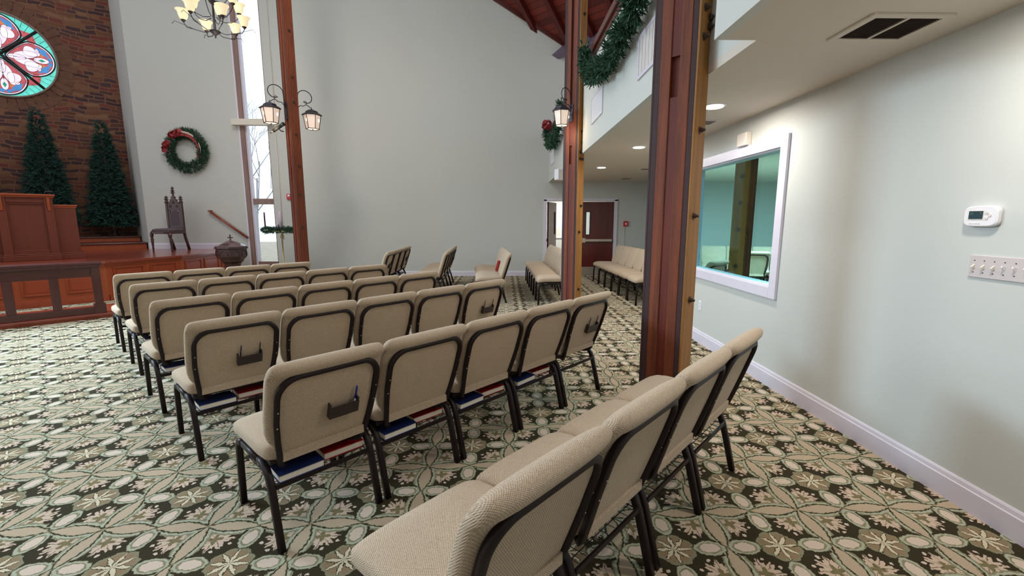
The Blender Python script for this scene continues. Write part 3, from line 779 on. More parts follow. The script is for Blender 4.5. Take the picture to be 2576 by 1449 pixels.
for i in range(1500):
    a = random.random() * 2 * pi; b_ = random.random() * 2 * pi; rr = 0.12 * sqrt(random.random())
    c_ = Vector((0.43 * cos(a), 0, 0.43 * sin(a))); o_ = Vector((cos(a) * cos(b_), sin(b_) * .55, sin(a) * cos(b_)))
    p = c_ + o_ * rr
    if p.y > 0.05: p.y = 0.05
    sprig(mb, p, o_ + Vector((-sin(a), 0, cos(a))) * random.uniform(.2, 1), random.uniform(.05, .09), 0.006, 4)
for v_i in range(len(mb.v)):
    if mb.v[v_i][1] > 0.08: mb.v[v_i] = (mb.v[v_i][0], 0.08, mb.v[v_i][2])
mb.build('greenery', 'green', wr_)
rb = MB()
def blob(mb, c, r, n=9):
    for i in range(n):
        d = Vector((random.uniform(-1, 1), random.uniform(-1, .1), random.uniform(-1, 1))).normalized()
        s = d.orthogonal().normalized() * r * .5; u_ = d.cross(s).normalized() * r * .5; p = Vector(c) + d * r * .6
        mb.add([p - s - u_, p + s - u_, p + s * 1.1 + u_ + d * r * .3, p - s + u_ + d * r * .3], [(0, 1, 2, 3)], True)
for a, n in ((110, 16), (95, 10), (122, 10), (165, 14), (178, 8), (150, 5)): blob(rb, (0.43 * cos(radians(a)), -0.12, 0.43 * sin(radians(a))), 0.09, n)
def ribbon(mb, pts, w):
    for i in range(len(pts) - 1):
        p, q = Vector(pts[i]), Vector(pts[i + 1]); mb.add([p - Vector((0, 0, w)), p + Vector((w * .5, 0, w)), q + Vector((w * .5, 0, w)), q - Vector((0, 0, w))], [(0, 1, 2, 3)], True)
ribbon(rb, [(0.40 * cos(radians(a)), -0.14 - 0.02 * sin(a), 0.38 * sin(radians(a))) for a in range(90, -40, -10)], 0.035)
rb.build('red_bow', 'ribbon', wr_, label='red ribbon and flowers')
rc_ = MB(); ribbon(rc_, [(0.47 * cos(radians(a)), -0.15, 0.44 * sin(radians(a))) for a in range(88, 45, -8)], 0.022); ribbon(rc_, [(0.46 * cos(radians(a)), -0.15, 0.44 * sin(radians(a))) for a in range(22, -20, -8)], 0.022)
ribbon(rc_, [(0.38 * cos(radians(a)), -0.15, 0.4 * sin(radians(a))) for a in range(178, 140, -8)], 0.02)
rc_.build('cream_ribbon', 'ribbon_cream', wr_, label='cream ribbon')
# balcony garland
def garland(label, pts, n, r=0.085):
    P = [Vector(p) for p in pts]; mb = MB()
    seg = [(P[i + 1] - P[i]).length for i in range(len(P) - 1)]; tot = sum(seg)
    for _ in range(n):
        s = random.random() * tot; i = 0
        while s > seg[i]: s -= seg[i]; i += 1
        t = s / seg[i]; d = (P[i + 1] - P[i]).normalized(); p = P[i].lerp(P[i + 1], t)
        o_ = Vector((random.uniform(-1, .4), random.uniform(-1, 1), random.uniform(-1, 1))).normalized()
        p = p + o_ * r * (0.8 + 0.35 * sin(p.y * 19 + p.z * 11)) * sqrt(random.random())
        sprig(mb, p, o_ + d * random.uniform(-.6, .6), random.uniform(.05, .085), 0.009, 4)
    mb.v = [(min(q[0], XB - 0.004), q[1], q[2]) for q in mb.v]
    g = thing('garland', label, 'garland', (0, 0, 0))
    mb.build('greenery', 'green', g); return g
XG = XB - 0.11
g1 = garland('green fir garland swagged on the balcony between the two timber posts', [(XG, 6.15, 3.70), (XG, 6.0, 3.48), (XG, 5.75, 3.28), (XG, 5.45, 3.18), (XG, 5.1, 3.12), (XG, 4.75, 3.09), (XG, 4.34, 3.13), (XG, 3.96, 3.19), (XG, 3.65, 3.26), (XG, 3.45, 3.40), (XG, 3.3, 3.62)], 2000, 0.10)
g2 = garland('small green garland loop on the balcony beyond the middle post', [(XG, 11.3, 3.66), (XG, 11.1, 3.46), (XG, 10.5, 3.22), (XG, 9.8, 3.14), (XG, 9.2, 3.22), (XG, 8.8, 3.38), (XG, 8.5, 3.62)], 1100, 0.11)
mb = MB(); blob(mb, (XG - 0.02, 11.2, 3.78), 0.13, 16); mb.build('red_bow', 'ribbon', g2, label='red bow')

# ================================================================== TIMBER POSTS
def bolt_mb(mb, p, d, s=1.0):
    d = Vector(d); up = Vector((0, 0, 1)); a = d.cross(up).normalized()
    for (r0, l0, l1, seg) in ((0.026 * s, 0.0, 0.006, 14), (0.017 * s, 0.006, 0.022, 6), (0.009 * s, 0.022, 0.038, 8)):
        ring = lambda l: [Vector(p) + d * l + (a * cos(2 * pi * i / seg) + up * sin(2 * pi * i / seg)) * r0 for i in range(seg)]
        mb.loft([ring(l0), ring(l1)], False)
def post(loc, h, label, bz, bz2=(), mats=('post_red', 'post_gold'), sc=1.0):
    t = thing('timber_post', label, 'post', loc, -HP); t.scale = (sc, sc, 1)
    D = 0.092
    for (a, b_) in ((-0.15, -0.108), (0.108, 0.146)): MB().box(a, -D, 0, b_, D, h).build('steel_plate', 'steel_plate', t, 0.003)
    for (a, b_) in ((-0.108, -0.030), (0.034, 0.108)): MB().box(a, -D - 0.004, 0, b_, D + 0.004, h).build('plank', mats[0], t, 0.004)
    MB().box(-0.030, -D + 0.030, 0, 0.034, D - 0.030, h).box(-0.030, -D + 0.004, 0, 0.034, -D + 0.03, 2.35).box(-0.030, -D + 0.004, 2.62, 0.034, -D + 0.03, 3.05).build('filler_block', 'post_groove', t)
    MB().box(0.146, -D, 0, 0.162, D, h).build('side_board', mats[1], t, 0.003)
    MB().box(-0.166, -D, 0, -0.15, D, h).build('side_plate', 'steel_plate', t, 0.003)
    for z, y in bz:
        mb = MB(); bolt_mb(mb, (0.162, y, z), (1, 0, 0)); mb.build('bolt', 'bolt', t)
    for z, y in bz2:
        mb = MB(); bolt_mb(mb, (-0.166, y, z), (-1, 0, 0)); mb.build('bolt', 'bolt', t)
    return t
cl = [(2.72, -0.03), (2.80, 0.04), (2.90, -0.03), (2.86, 0.05), (3.02, -0.04), (3.10, 0.04), (3.2, -0.03)]
post((1.25, 3.30, 0), 7.0, 'near timber and steel post beside the closest row of chairs', [(2.12, 0.0), (1.53, -0.02), (0.92, 0.0)] + cl, [(2.68, 0.0), (2.80, 0.0), (2.93, 0.0), (2.98, 0.05)])
post((1.07, 7.00, 0), 7.4, 'middle timber post standing in front of the double doors', [(0.42, 0.0), (1.32, -0.02), (1.72, 0.02), (2.82, 0.0), (4.45, 0.0), (2.42, -.03), (2.42, .03), (2.52, -.03), (2.52, .03), (2.66, 0.02)], [(2.3, 0), (2.45, 0), (2.65, 0)], sc=0.86)
post((-4.52, 9.95, 0), 9.0, 'left timber post with two lanterns before the tall green wall', [(0.55, .0), (1.35, 0), (2.05, -0.01), (2.65, 0.02), (3.3, 0), (3.95, 0.0), (4.45, 0), (5.35, 0.0), (6.1, 0), (6.5, -0.02)], (), ('post_red', 'post_red'))
cp = thing('timber_post', 'golden timber post with green bolts in the room behind the teal window', 'post', (3.88, 7.3, 0), radians(-28))
MB().box(-0.12, -0.08, 0, 0.10, 0.08, 2.498).build('plank', 'post_gold', cp, 0.003)
MB().box(0.10, -0.085, 0, 0.125, 0.08, 2.498).box(0.15, -0.085, 0, 0.175, 0.08, 2.498).build('steel_plate', 'steel_plate', cp)
MB().box(0.125, -0.06, 0, 0.15, 0.06, 2.498).box(0.175, -0.06, 0, 0.20, 0.06, 2.498).build('filler_block', 'post_groove', cp)
for z in (2.2, 1.78, 1.35, 0.75):
    mb = MB(); bolt_mb(mb, (-0.01, -0.08, z), (0, -1, 0), 1.3); mb.build('bolt', 'bolt', cp)

# ================================================================== LANTERNS
def lantern(loc, rz, label, sc=1.0):
    """local +x points away from the post; origin on the post face at the lantern's mid height"""
    t = thing('lantern', label, 'lantern', loc, rz, 'wall lanterns on the timber posts'); t.scale = (sc, sc, sc)
    MB().box(0, -0.045, -0.10, 0.012, 0.045, 0.22).build('back_plate', 'iron', t, 0.004)
    cx = 0.29
    pts = [(0.01, 0, 0.10), (0.03, 0, 0.24)]
    for i in range(15):
        a = radians(160 - i * 20); r = 0.145 - 0.004 * i
        pts.append((0.19 + r * cos(a) * 1.05, 0, 0.36 + r * sin(a)))
    a = MB(); a.tube(pts, 0.008, 6)
    a.tube([(0.02, 0, 0.14), (0.08, 0, 0.20), (0.14, 0, 0.20), (0.19, 0, 0.235), (0.235, 0, 0.22), (0.26, 0, 0.19), (0.29, 0, 0.20), (cx, 0, 0.175)], 0.007, 6)
    a.tube([(0.19, 0, 0.235), (0.205, 0, 0.27), (0.18, 0, 0.30), (0.155, 0, 0.285)], 0.006, 6)
    a.build('scroll_arm', 'iron', t)
    def hexr(r, z): return [(cx + r * cos(pi / 6 + k * pi / 3), r * sin(pi / 6 + k * pi / 3), z) for k in range(6)]
    rf_ = MB(); rf_.loft([hexr(0.015, 0.175), hexr(0.03, 0.16), hexr(0.10, 0.135), hexr(0.115, 0.12)], False).loft([hexr(0.115, 0.12), hexr(0.115, 0.105), hexr(0.155, 0.085), hexr(0.19, 0.06), hexr(0.19, 0.05), hexr(0.16, 0.05)], False)
    rf_.build('roof', 'iron', t)
    g = MB(); g.loft([hexr(0.158, 0.05), hexr(0.118, -0.20), hexr(0.10, -0.205)], False); g.build('glass', 'lantern_glass', t)
    fr = MB(); top, bot = hexr(0.162, 0.05), hexr(0.121, -0.205)
    for k in range(6):
        fr.tube([top[k], bot[k]], 0.0065, 5); fr.tube([bot[k], bot[(k + 1) % 6]], 0.007, 5); fr.tube([top[k], top[(k + 1) % 6]], 0.006, 5)
    fr.tube([(cx, 0, -0.205), (cx, 0, -0.235)], 0.012, 6)
    fr.build('frame', 'iron', t)
    for k in range(3):
        bl = MB(); bl.lathe([(0.004, -0.045), (0.016, -0.03), (0.014, -0.005), (0.004, 0.02)], 8, (cx + 0.125 * cos(k * 2.09 + radians(-120) - rz), 0.125 * sin(k * 2.09 + radians(-120) - rz), -0.03))
        bl.build('bulb', 'bulb', t)
    l = bpy.data.lights.new('lantern_glow', 'POINT'); l.energy = 5; l.color = (1, 0.78, 0.5); l.shadow_soft_size = 0.12
    lo = bpy.data.objects.new('lantern_glow', l); C.objects.link(lo); lo.parent = t; lo.location = (cx, 0, -0.32)
    return t
lantern((-4.52 - 0.07, 9.95 - 0.07, 3.72), radians(225), 'glowing iron lantern on the left side of the left post', 1.12)
lantern((-4.52 + 0.07, 9.95 + 0.07, 3.72), radians(45), 'glowing iron lantern on the right side of the left post', 1.12)
lantern((1.07 - 0.06, 7.0 - 0.06, 3.04), radians(225), 'glowing iron lantern hanging on the middle post', 0.78)
lantern((1.25 + 0.09, 3.3 + 0.09, 3.22), radians(45), 'iron lantern half hidden behind the near post by the balcony')
sl = thing('stage_spotlight', 'small black tilted spotlight clamped below the lantern on the left post', 'spotlight', (-4.66, 9.81, 3.42), radians(-20))
MB().tube([(-0.16, -0.10, -0.06), (0.10, -0.10, 0.05)], 0.035, 10).tube([(0.10, -0.10, 0.05), (0.13, -0.10, 0.063)], 0.042, 10).build('barrel', 'black', sl)
MB().tube([(-0.02, -0.10, -0.02), (-0.02, -0.04, -0.06), (-0.02, 0.03, -0.06)], 0.010, 6).build('bracket', 'black', sl)
MB().tube([(-0.16, -0.10, -0.06), (-0.25, -0.10, -0.10)], [0.02, 0.012], 6).build('lens_end', 'chrome', sl)

# ================================================================== CHANDELIER
ch = thing('chandelier', 'iron chandelier with glowing cream glass shades at the upper left', 'chandelier', (-4.95, 8.25, 4.62), 0.3)
hub = MB(); hub.lathe([(0.004, -0.03), (0.012, -0.01), (0.008, 0.01), (0.03, 0.03), (0.075, 0.07), (0.085, 0.085), (0.05, 0.10), (0.02, 0.12), (0.015, 0.5), (0.05, 0.54), (0.06, 0.56), (0.02, 0.60), (0.014, 1.1), (0.04, 1.14), (0.03, 1.2), (0.01, 1.25), (0.008, 4.6)], 16); hub.build('stem', 'iron', ch)
def shade(x, y, z):
    prof = [(0.006, 0.0), (0.028, 0.012), (0.052, 0.03), (0.068, 0.07), (0.075, 0.115), (0.090, 0.150), (0.108, 0.165), (0.102, 0.166), (0.085, 0.15), (0.068, 0.11), (0.05, 0.04), (0.0, 0.02)]
    sh = MB().lathe(prof[:-1], 18, (x, y, z)).build('lamp_shade', 'shade_glass', ch)
    MB().lathe([(0.002, -0.035), (0.012, -0.025), (0.018, -0.012), (0.034, 0.0), (0.038, 0.01), (0.02, 0.018)], 12, (x, y, z)).build('shade_cup', 'iron', ch)
for tier, (n, R, zz, z0, ph) in enumerate(((6, 0.45, 0.20, 0.08, 0.0), (6, 0.40, 0.48, 0.30, 0.52), (4, 0.27, 0.74, 0.58, 0.2))):
    for k in range(n):
        a = 2 * pi * k / n + ph; ca, sa = cos(a), sin(a)
        am = MB()
        pr = [(0.05, z0), (0.16, z0 - 0.03), (0.30 * R / .45, z0 + 0.0), (R - 0.04, zz - 0.10), (R, zz - 0.03)]
        am.tube([(r_ * ca, r_ * sa, z_) for r_, z_ in pr], 0.006, 6)
        if tier == 0: am.tube([(r_ * ca, r_ * sa, z_) for r_, z_ in ((0.30, z0), (0.46, z0 + 0.06), (0.58, z0 + 0.10), (0.62, z0 + 0.05))], 0.004, 5)
        am.build('arm', 'iron', ch)
        shade(R * ca, R * sa, zz)
l = bpy.data.lights.new('chandelier_glow', 'POINT'); l.energy = 20; l.color = (1, 0.86, 0.62); l.shadow_soft_size = 0.4
lo = bpy.data.objects.new('chandelier_glow', l); C.objects.link(lo); lo.location = (-4.95, 8.25, 4.2)

# ================================================================== FONT, CHAIR, RAIL, CANDLES
fo = thing('baptismal_font', 'octagonal dark wooden baptismal font with cross on its domed lid', 'font', (-6.22, 10.2, 0), radians(22.5))
def octr(r, z): return [(r * cos(k * pi / 4), r * sin(k * pi / 4), z) for k in range(8)]
MB().loft([octr(r, z) for r, z in ((0.27, 0), (0.27, 0.06), (0.22, 0.10), (0.16, 0.14), (0.15, 0.45), (0.17, 0.52), (0.20, 0.55))], False).build('pedestal', 'antique', fo, 0.004)
bw = MB().loft([octr(r, z) for r, z in ((0.18, 0.55), (0.22, 0.57), (0.24, 0.62), (0.30, 0.68), (0.31, 0.70), (0.31, 0.86), (0.335, 0.87), (0.335, 0.90), (0.30, 0.90))], False).build('bowl', 'antique', fo, 0.004)
for k in range(8):
    a = (k + .5) * pi / 4; rr = 0.31 * cos(pi / 8) + 0.004; tx, ty = -sin(a), cos(a)
    pts = [(rr * cos(a) + tx * q, rr * sin(a) + ty * q, z) for q, z in ([(-0.085, 0.71), (-0.085, 0.76)] + [(0.085 * cos(radians(b_)), 0.76 + 0.075 * sin(radians(b_))) for b_ in range(165, 0, -15)] + [(0.085, 0.76), (0.085, 0.71)])]
    MB().tube(pts, 0.009, 6).build('arch_moulding', 'antique', fo)
MB().loft([octr(r, z) for r, z in ((0.32, 0.902), (0.32, 0.925), (0.27, 0.945), (0.17, 0.99), (0.08, 1.035), (0.035, 1.05), (0.03, 1.06))], False).build('lid', plain('polished_lid', srgb(96, 66, 70), 0.12, coat=0.9), fo)
cr = MB().box(-0.010, -0.012, 1.055, 0.010, 0.012, 1.17).box(-0.045, -0.012, 1.105, 0.045, 0.012, 1.125)
for (x, z) in ((-0.045, 1.115), (0.045, 1.115), (0, 1.17)): cr.lathe([(0.004, -0.016), (0.017, -0.006), (0.017, 0.006), (0.004, 0.016)], 8, (x, 0, z))
co = cr.build('cross', 'antique', fo); co.rotation_euler = (0, 0, radians(-22.5))

gc = thing('throne_chair', 'carved gothic armless chair with tall pinnacled back on the stage', 'chair', (-8.42, 11.35, ST), radians(176))
# local: +y faces the sitter's front, x across
for sx in (-1, 1):
    MB().lathe([(0.022, 0), (0.014, 0.03), (0.026, 0.06), (0.02, 0.09), (0.030, 0.22), (0.034, 0.30), (0.022, 0.33), (0.036, 0.36), (0.036, 0.44)], 12, (0.24 * sx, 0.26, 0)).build('leg', 'antique', gc)
    MB().tube([(0.20 * sx, -0.34, 0.0), (0.20 * sx, -0.30, 0.16), (0.205 * sx, -0.245, 0.32), (0.21 * sx, -0.22, 0.46)], 0.026, 8, RECT).build('leg', 'antique', gc)
    pp = MB().box(0.19 * sx - 0.025, -0.27, 0.42, 0.19 * sx + 0.025, -0.215, 1.18)
    pp.loft([[(0.19 * sx + q * s_ * 1.2, -0.243 + p_ * s_ * 1.2, z) for q, p_ in ((-1, -1), (1, -1), (1, 1), (-1, 1))] for s_, z in ((0.028, 1.18), (0.033, 1.19), (0.020, 1.205), (0.026, 1.22), (0.014, 1.25), (0.030, 1.27), (0.012, 1.30), (0.026, 1.32), (0.003, 1.37))], False)
    for k in range(14): pp.lathe([(0.006, -0.012), (0.014, 0), (0.006, 0.012)], 6, (0.19 * sx + 0.025 * sx, -0.24, 0.55 + k * 0.045))
    pp.build('back_post', 'antique', gc)
st_ = MB(); st_.loft([sring(0, 0.02, 0.27 * s_, 0.31 * s_, 5, 32, 'xy', z) for s_, z in ((0.97, 0.42), (1.0, 0.43), (1.0, 0.475), (0.98, 0.485))], False); st_.build('seat_rail', 'antique', gc)
MB().loft([sring(0, 0.02, 0.26 * s_, 0.30 * s_, 4, 32, 'xy', z) for s_, z in ((1.0, 0.485), (1.0, 0.51), (0.93, 0.535), (0.7, 0.55), (0.3, 0.555))]).build('seat', 'upholstery', gc)
bk = MB().box(-0.17, -0.26, 0.55, 0.17, -0.225, 0.62).box(-0.17, -0.26, 0.62, -0.11, -0.225, 1.02).box(0.11, -0.26, 0.62, 0.17, -0.225, 1.02)
gp = [(-0.17, 1.0), (0.17, 1.0), (0.17, 1.14), (0.10, 1.22), (0.05, 1.30), (0.02, 1.36), (-0.02, 1.36), (-0.05, 1.30), (-0.10, 1.22), (-0.17, 1.14)]
bk.prism(gp, -0.26, -0.225)
for (x, z) in ((-0.14, 1.19), (-0.09, 1.26), (-0.05, 1.33), (0.14, 1.19), (0.09, 1.26), (0.05, 1.33)): bk.lathe([(0.004, -0.02), (0.02, 0), (0.004, 0.02)], 6, (x, -0.243, z))
bk.loft([[(q * s_, -0.243 + p_ * s_ * .7, z) for q, p_ in ((-1, -1), (1, -1), (1, 1), (-1, 1))] for s_, z in ((0.02, 1.34), (0.02, 1.42), (0.045, 1.44), (0.015, 1.46), (0.038, 1.49), (0.010, 1.52), (0.032, 1.545), (0.004, 1.60))], False)
bk.build('back_frame', 'antique', gc)
pad = MB().prism([(-0.11, 0.62), (0.11, 0.62)] + arc(0, 0.90, 0.11, 0, 180, 12), -0.256, -0.226); pad.build('back_pad', 'upholstery', gc)
hol = MB()
for (x, z, s_) in ((-0.09, 1.10, .035), (0.09, 1.10, .035), (0, 1.20, .04)):
    for k in range(3):
        a = pi / 2 + k * 2 * pi / 3; cxx, czz = x + s_ * .55 * cos(a), z + s_ * .55 * sin(a)
        hol.prism(arc(cxx, czz, s_ * .42, 0, 330, 11), -0.262, -0.222)
hol.build('pierced_trefoil', 'vent_dark', gc)

hr = thing('handrail', 'reddish wooden handrail sloping down the pale wall beside the stage', 'handrail', (-7.27, YW, 1.38), 0)
MB().tube([(-0.47, -0.07, 0.36), (0.46, -0.07, -0.34)], 0.026, 8, RECT).box(-0.50, -0.1, 0.335, -0.44, -0.003, 0.385).build('rail', 'handrail', hr)
for x, z in ((-0.24, 0.19), (0.30, -0.22)): MB().tube([(x, -0.07, z), (x, -0.05, z - 0.05), (x, 0.0, z - 0.06)], 0.009, 6).lathe([(0.025, 0), (0.025, 0.004)], 10, (x, -0.006, z - 0.06)).build('bracket', 'iron', hr)

av = thing('advent_candle_stand', 'brass floor stand with green advent wreath beside the left post', 'candle stand', (-5.25, 10.6, 0))
MB().lathe([(0.17, 0), (0.17, 0.02), (0.06, 0.05), (0.02, 0.08), (0.016, 0.45), (0.035, 0.47), (0.035, 0.49), (0.016, 0.51), (0.016, 1.08), (0.035, 1.10), (0.04, 1.14), (0.018, 1.17), (0.03, 1.25)], 16).build('pole', 'brass', av)
rg = MB(); rg.tube([(0.34 * cos(a), 0.34 * sin(a), 1.25) for a in [2 * pi * i / 28 for i in range(28)]], 0.014, 6, closed=True)
for k in range(4): rg.tube([(0, 0, 1.22), (0.34 * cos(k * pi / 2 + .3), 0.34 * sin(k * pi / 2 + .3), 1.25)], 0.009, 5)
rg.build('ring', 'brass', av)
mb = MB()
for i in range(700):
    a = random.random() * 2 * pi; b_ = random.random() * 2 * pi; o_ = Vector((cos(a) * cos(b_), sin(a) * cos(b_), sin(b_) * .6))
    sprig(mb, Vector((0.34 * cos(a), 0.34 * sin(a), 1.28)) + o_ * 0.05, o_ + Vector((-sin(a), cos(a), 0)) * random.uniform(-1, 1), random.uniform(.05, .09), 0.006, 4)
mb.build('greenery', 'green', av)
def candle(x, y, z, h, r, mat, label):
    t = thing('candle', label, 'candle', (x, y, z))
    MB().lathe([(r, 0), (r, h - .01), (r * .8, h)], 14).build('wax', mat, t); MB().tube([(0, 0, h - .01), (0.003, 0, h + 0.015)], 0.002, 5).build('wick', 'black', t)
candle(-5.25, 10.6, 1.252, 0.46, 0.038, 'candle', 'thick pale candle rising from the centre of the advent wreath')
candle(-5.25 - 0.33, 10.6 - 0.08, 1.285, 0.40, 0.017, 'candle_dark', 'slim dark candle at the left edge of the advent wreath')
candle(-5.25 + 0.10, 10.6 - 0.325, 1.285, 0.12, 0.017, 'candle_dark', 'short dark candle low on the front of the advent wreath')

# ================================================================== WALL FITTINGS
fa = thing('fire_alarm_strobe', 'red fire alarm on the wall just left of the left post', 'fire alarm', (-5.66, YW, 2.04))
MB().box(-0.06, -0.05, 0, 0.06, 0, 0.15).build('body', 'red', fa, 0.006); MB().box(-0.03, -0.062, 0.08, 0.03, -0.05, 0.13).build('strobe', 'plastic_white', fa, 0.004)
MB().tube([(0.03, -0.01, 0.0), (0.03, -0.01, -1.9)], 0.006, 6).build('conduit', 'plastic_cream', fa)
fp = thing('fire_alarm_pull', 'red fire alarm pull box on the wall right of the double doors', 'fire alarm', (3.27, YW, 1.34))
MB().box(-0.06, -0.05, 0, 0.06, 0, 0.14).build('body', 'red', fp, 0.006); MB().prism([(-0.035, 0.09), (0.035, 0.09), (0.012, 0.06), (0.012, 0.03), (-0.012, 0.03), (-0.012, 0.06)], -0.054, -0.05).build('handle', 'plastic_white', fp)
MB().tube([(-0.02, -0.01, 0.0), (-0.02, -0.01, -1.3)], 0.006, 6).build('conduit', 'plastic_cream', fp)
sp_ = thing('wall_speaker', 'small cream slotted speaker box above the teal window', 'speaker', (XR, 4.53, 2.27))
MB().box(-0.06, -0.085, -0.04, 0, 0.085, 0.085).build('housing', 'plastic_cream', sp_, 0.008)
mb = MB()
for k in range(8): mb.box(-0.0615, -0.06, -0.02 + k * 0.012, -0.06, 0.06, -0.015 + k * 0.012)
mb.build('slots', 'blinds', sp_)
ol = thing('wall_outlet', 'white electrical outlet low on the right wall below the window', 'outlet', (XR, 5.33, 0.46))
MB().box(-0.006, -0.037, -0.058, 0, 0.037, 0.058).build('cover_plate', 'plastic_white', ol, 0.003)
for z in (-0.028, 0.012):
    MB().box(-0.008, -0.018, z, -0.006, 0.018, z + 0.03).build('socket', 'plastic_white', ol, 0.001)
    MB().box(-0.0085, -0.010, z + 0.008, -0.008, -0.007, z + 0.022).box(-0.0085, 0.007, z + 0.008, -0.008, 0.010, z + 0.022).build('slot', 'black', ol)
th = thing('thermostat', 'white rectangular thermostat with dark screen on the right wall', 'thermostat', (XR, 2.21, 1.52))
# local -x faces the room; local y runs away from the camera
pts = [(-0.068, 0.043), (0.0, 0.050), (0.068, 0.043), (0.084, 0.0), (0.068, -0.043), (0.0, -0.050), (-0.068, -0.043), (-0.084, 0.0)]
pts = []
for i in range(40):
    t = 2 * pi * i / 40; n = 4.5; pts.append((0.083 * math.copysign(abs(cos(t)) ** (2 / n), cos(t)), 0.052 * math.copysign(abs(sin(t)) ** (2 / n), sin(t))))
MB().loft([[(-d, p[0] * k, p[1] * k) for p in pts] for d, k in ((0, 0.94), (0.012, 1.0), (0.024, 0.98), (0.030, 0.90))], False).build('housing', 'plastic_white', th)
MB().box(-0.0315, -0.02, -0.018, -0.030, 0.055, 0.030).build('bezel', 'plastic_cream', th); MB().box(-0.033, -0.016, -0.013, -0.0315, 0.051, 0.026).build('screen', 'lcd', th)
def glyphs(s, y, z, h):
    mb = MB(); seg7 = {'6': 'afgedc', '8': 'abcdefg', '7': 'abc', '0': 'abcdef', '1': 'bc', '2': 'abged'}
    for ch_ in s:
        wd = h * .5; t = h * .12
        box = {'a': (0, h - t, wd, h), 'g': (0, h / 2 - t / 2, wd, h / 2 + t / 2), 'd': (0, 0, wd, t), 'f': (0, h / 2, t, h), 'e': (0, 0, t, h / 2), 'b': (wd - t, h / 2, wd, h), 'c': (wd - t, 0, wd, h / 2)}
        for k in seg7[ch_]:
            a = box[k]; mb.box(-0.0336, y - a[2], z + a[1], -0.033, y - a[0], z + a[3])
        y -= h * .7
    return mb
glyphs('68', 0.044, 0.008, 0.012).build('display_digits', 'lcd_text', th); glyphs('70', 0.0, 0.012, 0.008).build('display_digits', 'lcd_text', th)
for k in range(4): MB().box(-0.032, 0.045 - k * 0.014 - 0.009, -0.038, -0.029, 0.045 - k * 0.014, -0.033).build('button', 'blinds', th, 0.001)
for (y, z) in ((-0.033, 0.017), (-0.033, -0.010), (-0.047, 0.004)):
    mb = MB(); mb.loft([[(-dd, y + r_ * cos(a), z + r_ * sin(a)) for a in [2 * pi * i / 16 for i in range(16)]] for dd, r_ in ((0.029, 0.008), (0.0325, 0.008), (0.033, 0.006))], False); mb.build('button', 'blinds', th)
sw_ = thing('light_switch_bank', 'wide pinkish wall plate with a row of toggle switches', 'light switch', (XR, 2.245, 1.268))
MB().box(-0.008, -0.285, -0.057, 0, 0.0, 0.057).build('cover_plate', plain('switch_plate', (0.58, 0.52, 0.52, 1), 0.4, var=0.01), sw_, 0.003)
for k in range(6):
    y = -0.025 - 0.0465 * k; up_ = k >= 3
    mb = MB(); mb.add([(-0.008, y - 0.004, -0.010), (-0.008, y + 0.004, -0.010), (-0.008, y + 0.004, 0.010), (-0.008, y - 0.004, 0.010)] + ([(-0.024, y - 0.003, 0.006), (-0.024, y + 0.003, 0.006), (-0.021, y + 0.003, 0.014), (-0.021, y - 0.003, 0.014)] if up_ else [(-0.021, y - 0.003, -0.012), (-0.021, y + 0.003, -0.012), (-0.024, y + 0.003, -0.004), (-0.024, y - 0.003, -0.004)]), [(3, 2, 1, 0), (4, 5, 6, 7), (0, 1, 5, 4), (1, 2, 6, 5), (2, 3, 7, 6), (3, 0, 4, 7)])
    mb.build('toggle', 'plastic_white' if up_ else 'plastic_cream', sw_)
    MB().box(-0.0085, y - 0.005, -0.012, -0.008, y + 0.005, 0.012).build('toggle_slot', 'blinds', sw_)
    mb = MB()
    for z in (-0.030, 0.030): mb.loft([[(-dd, y + 0.0028 * cos(a), z + 0.0028 * sin(a)) for a in [2 * pi * i / 8 for i in range(8)]] for dd in (0.007, 0.0095)], False)
    mb.build('screw', 'iron', sw_)

# ceiling fittings
LL = ['nearest the camera, out of frame', 'right of the near timber post', 'between the near and middle posts', 'closest to the double doors']
for (x, y), ll in list(zip(AISLE_LIGHTS, LL)):
    t = thing('recessed_light', 'round recessed ceiling light ' + ll, 'ceiling light', (x, y, ZC), 0, 'recessed ceiling lights')
    MB().lathe([(0.098, -0.004), (0.105, 0.0), (0.075, 0.0), (0.08, -0.004)], 32).build('trim_ring', 'plastic_white', t)
    MB().lathe([(0.078, -0.012), (0.078, -0.003)], 32).build('lens', 'lamp_disc', t)
rg_ = thing('return_air_grille', 'large slatted return air grille in the aisle ceiling', 'vent', (2.01, 2.46, ZC))
mb = MB()
for a in ((-0.205, -0.165, 0.205, -0.128), (-0.205, 0.128, 0.205, 0.165), (-0.205, -0.128, -0.168, 0.128), (0.168, -0.128, 0.205, 0.128), (-0.008, -0.128, 0.008, 0.128)): mb.box(a[0], a[1], -0.012, a[2], a[3], 0)
mb.build('frame', 'ceiling', rg_, 0.002)
MB().box(-0.17, -0.13, -0.002, 0.17, 0.13, -0.001).build('backing', 'vent_dark', rg_)
for sx in (-1, 1):
    mb = MB()
    for k in range(18):
        y = -0.124 + k * 0.0142; x0, x1 = (0.008, 0.168) if sx > 0 else (-0.168, -0.008)
        mb.add([(x0, y, -0.010), (x1, y, -0.010), (x1, y + 0.006, -0.003), (x0, y + 0.006, -0.003)], [(0, 1, 2, 3)])
    mb.build('slats', 'bark', rg_)
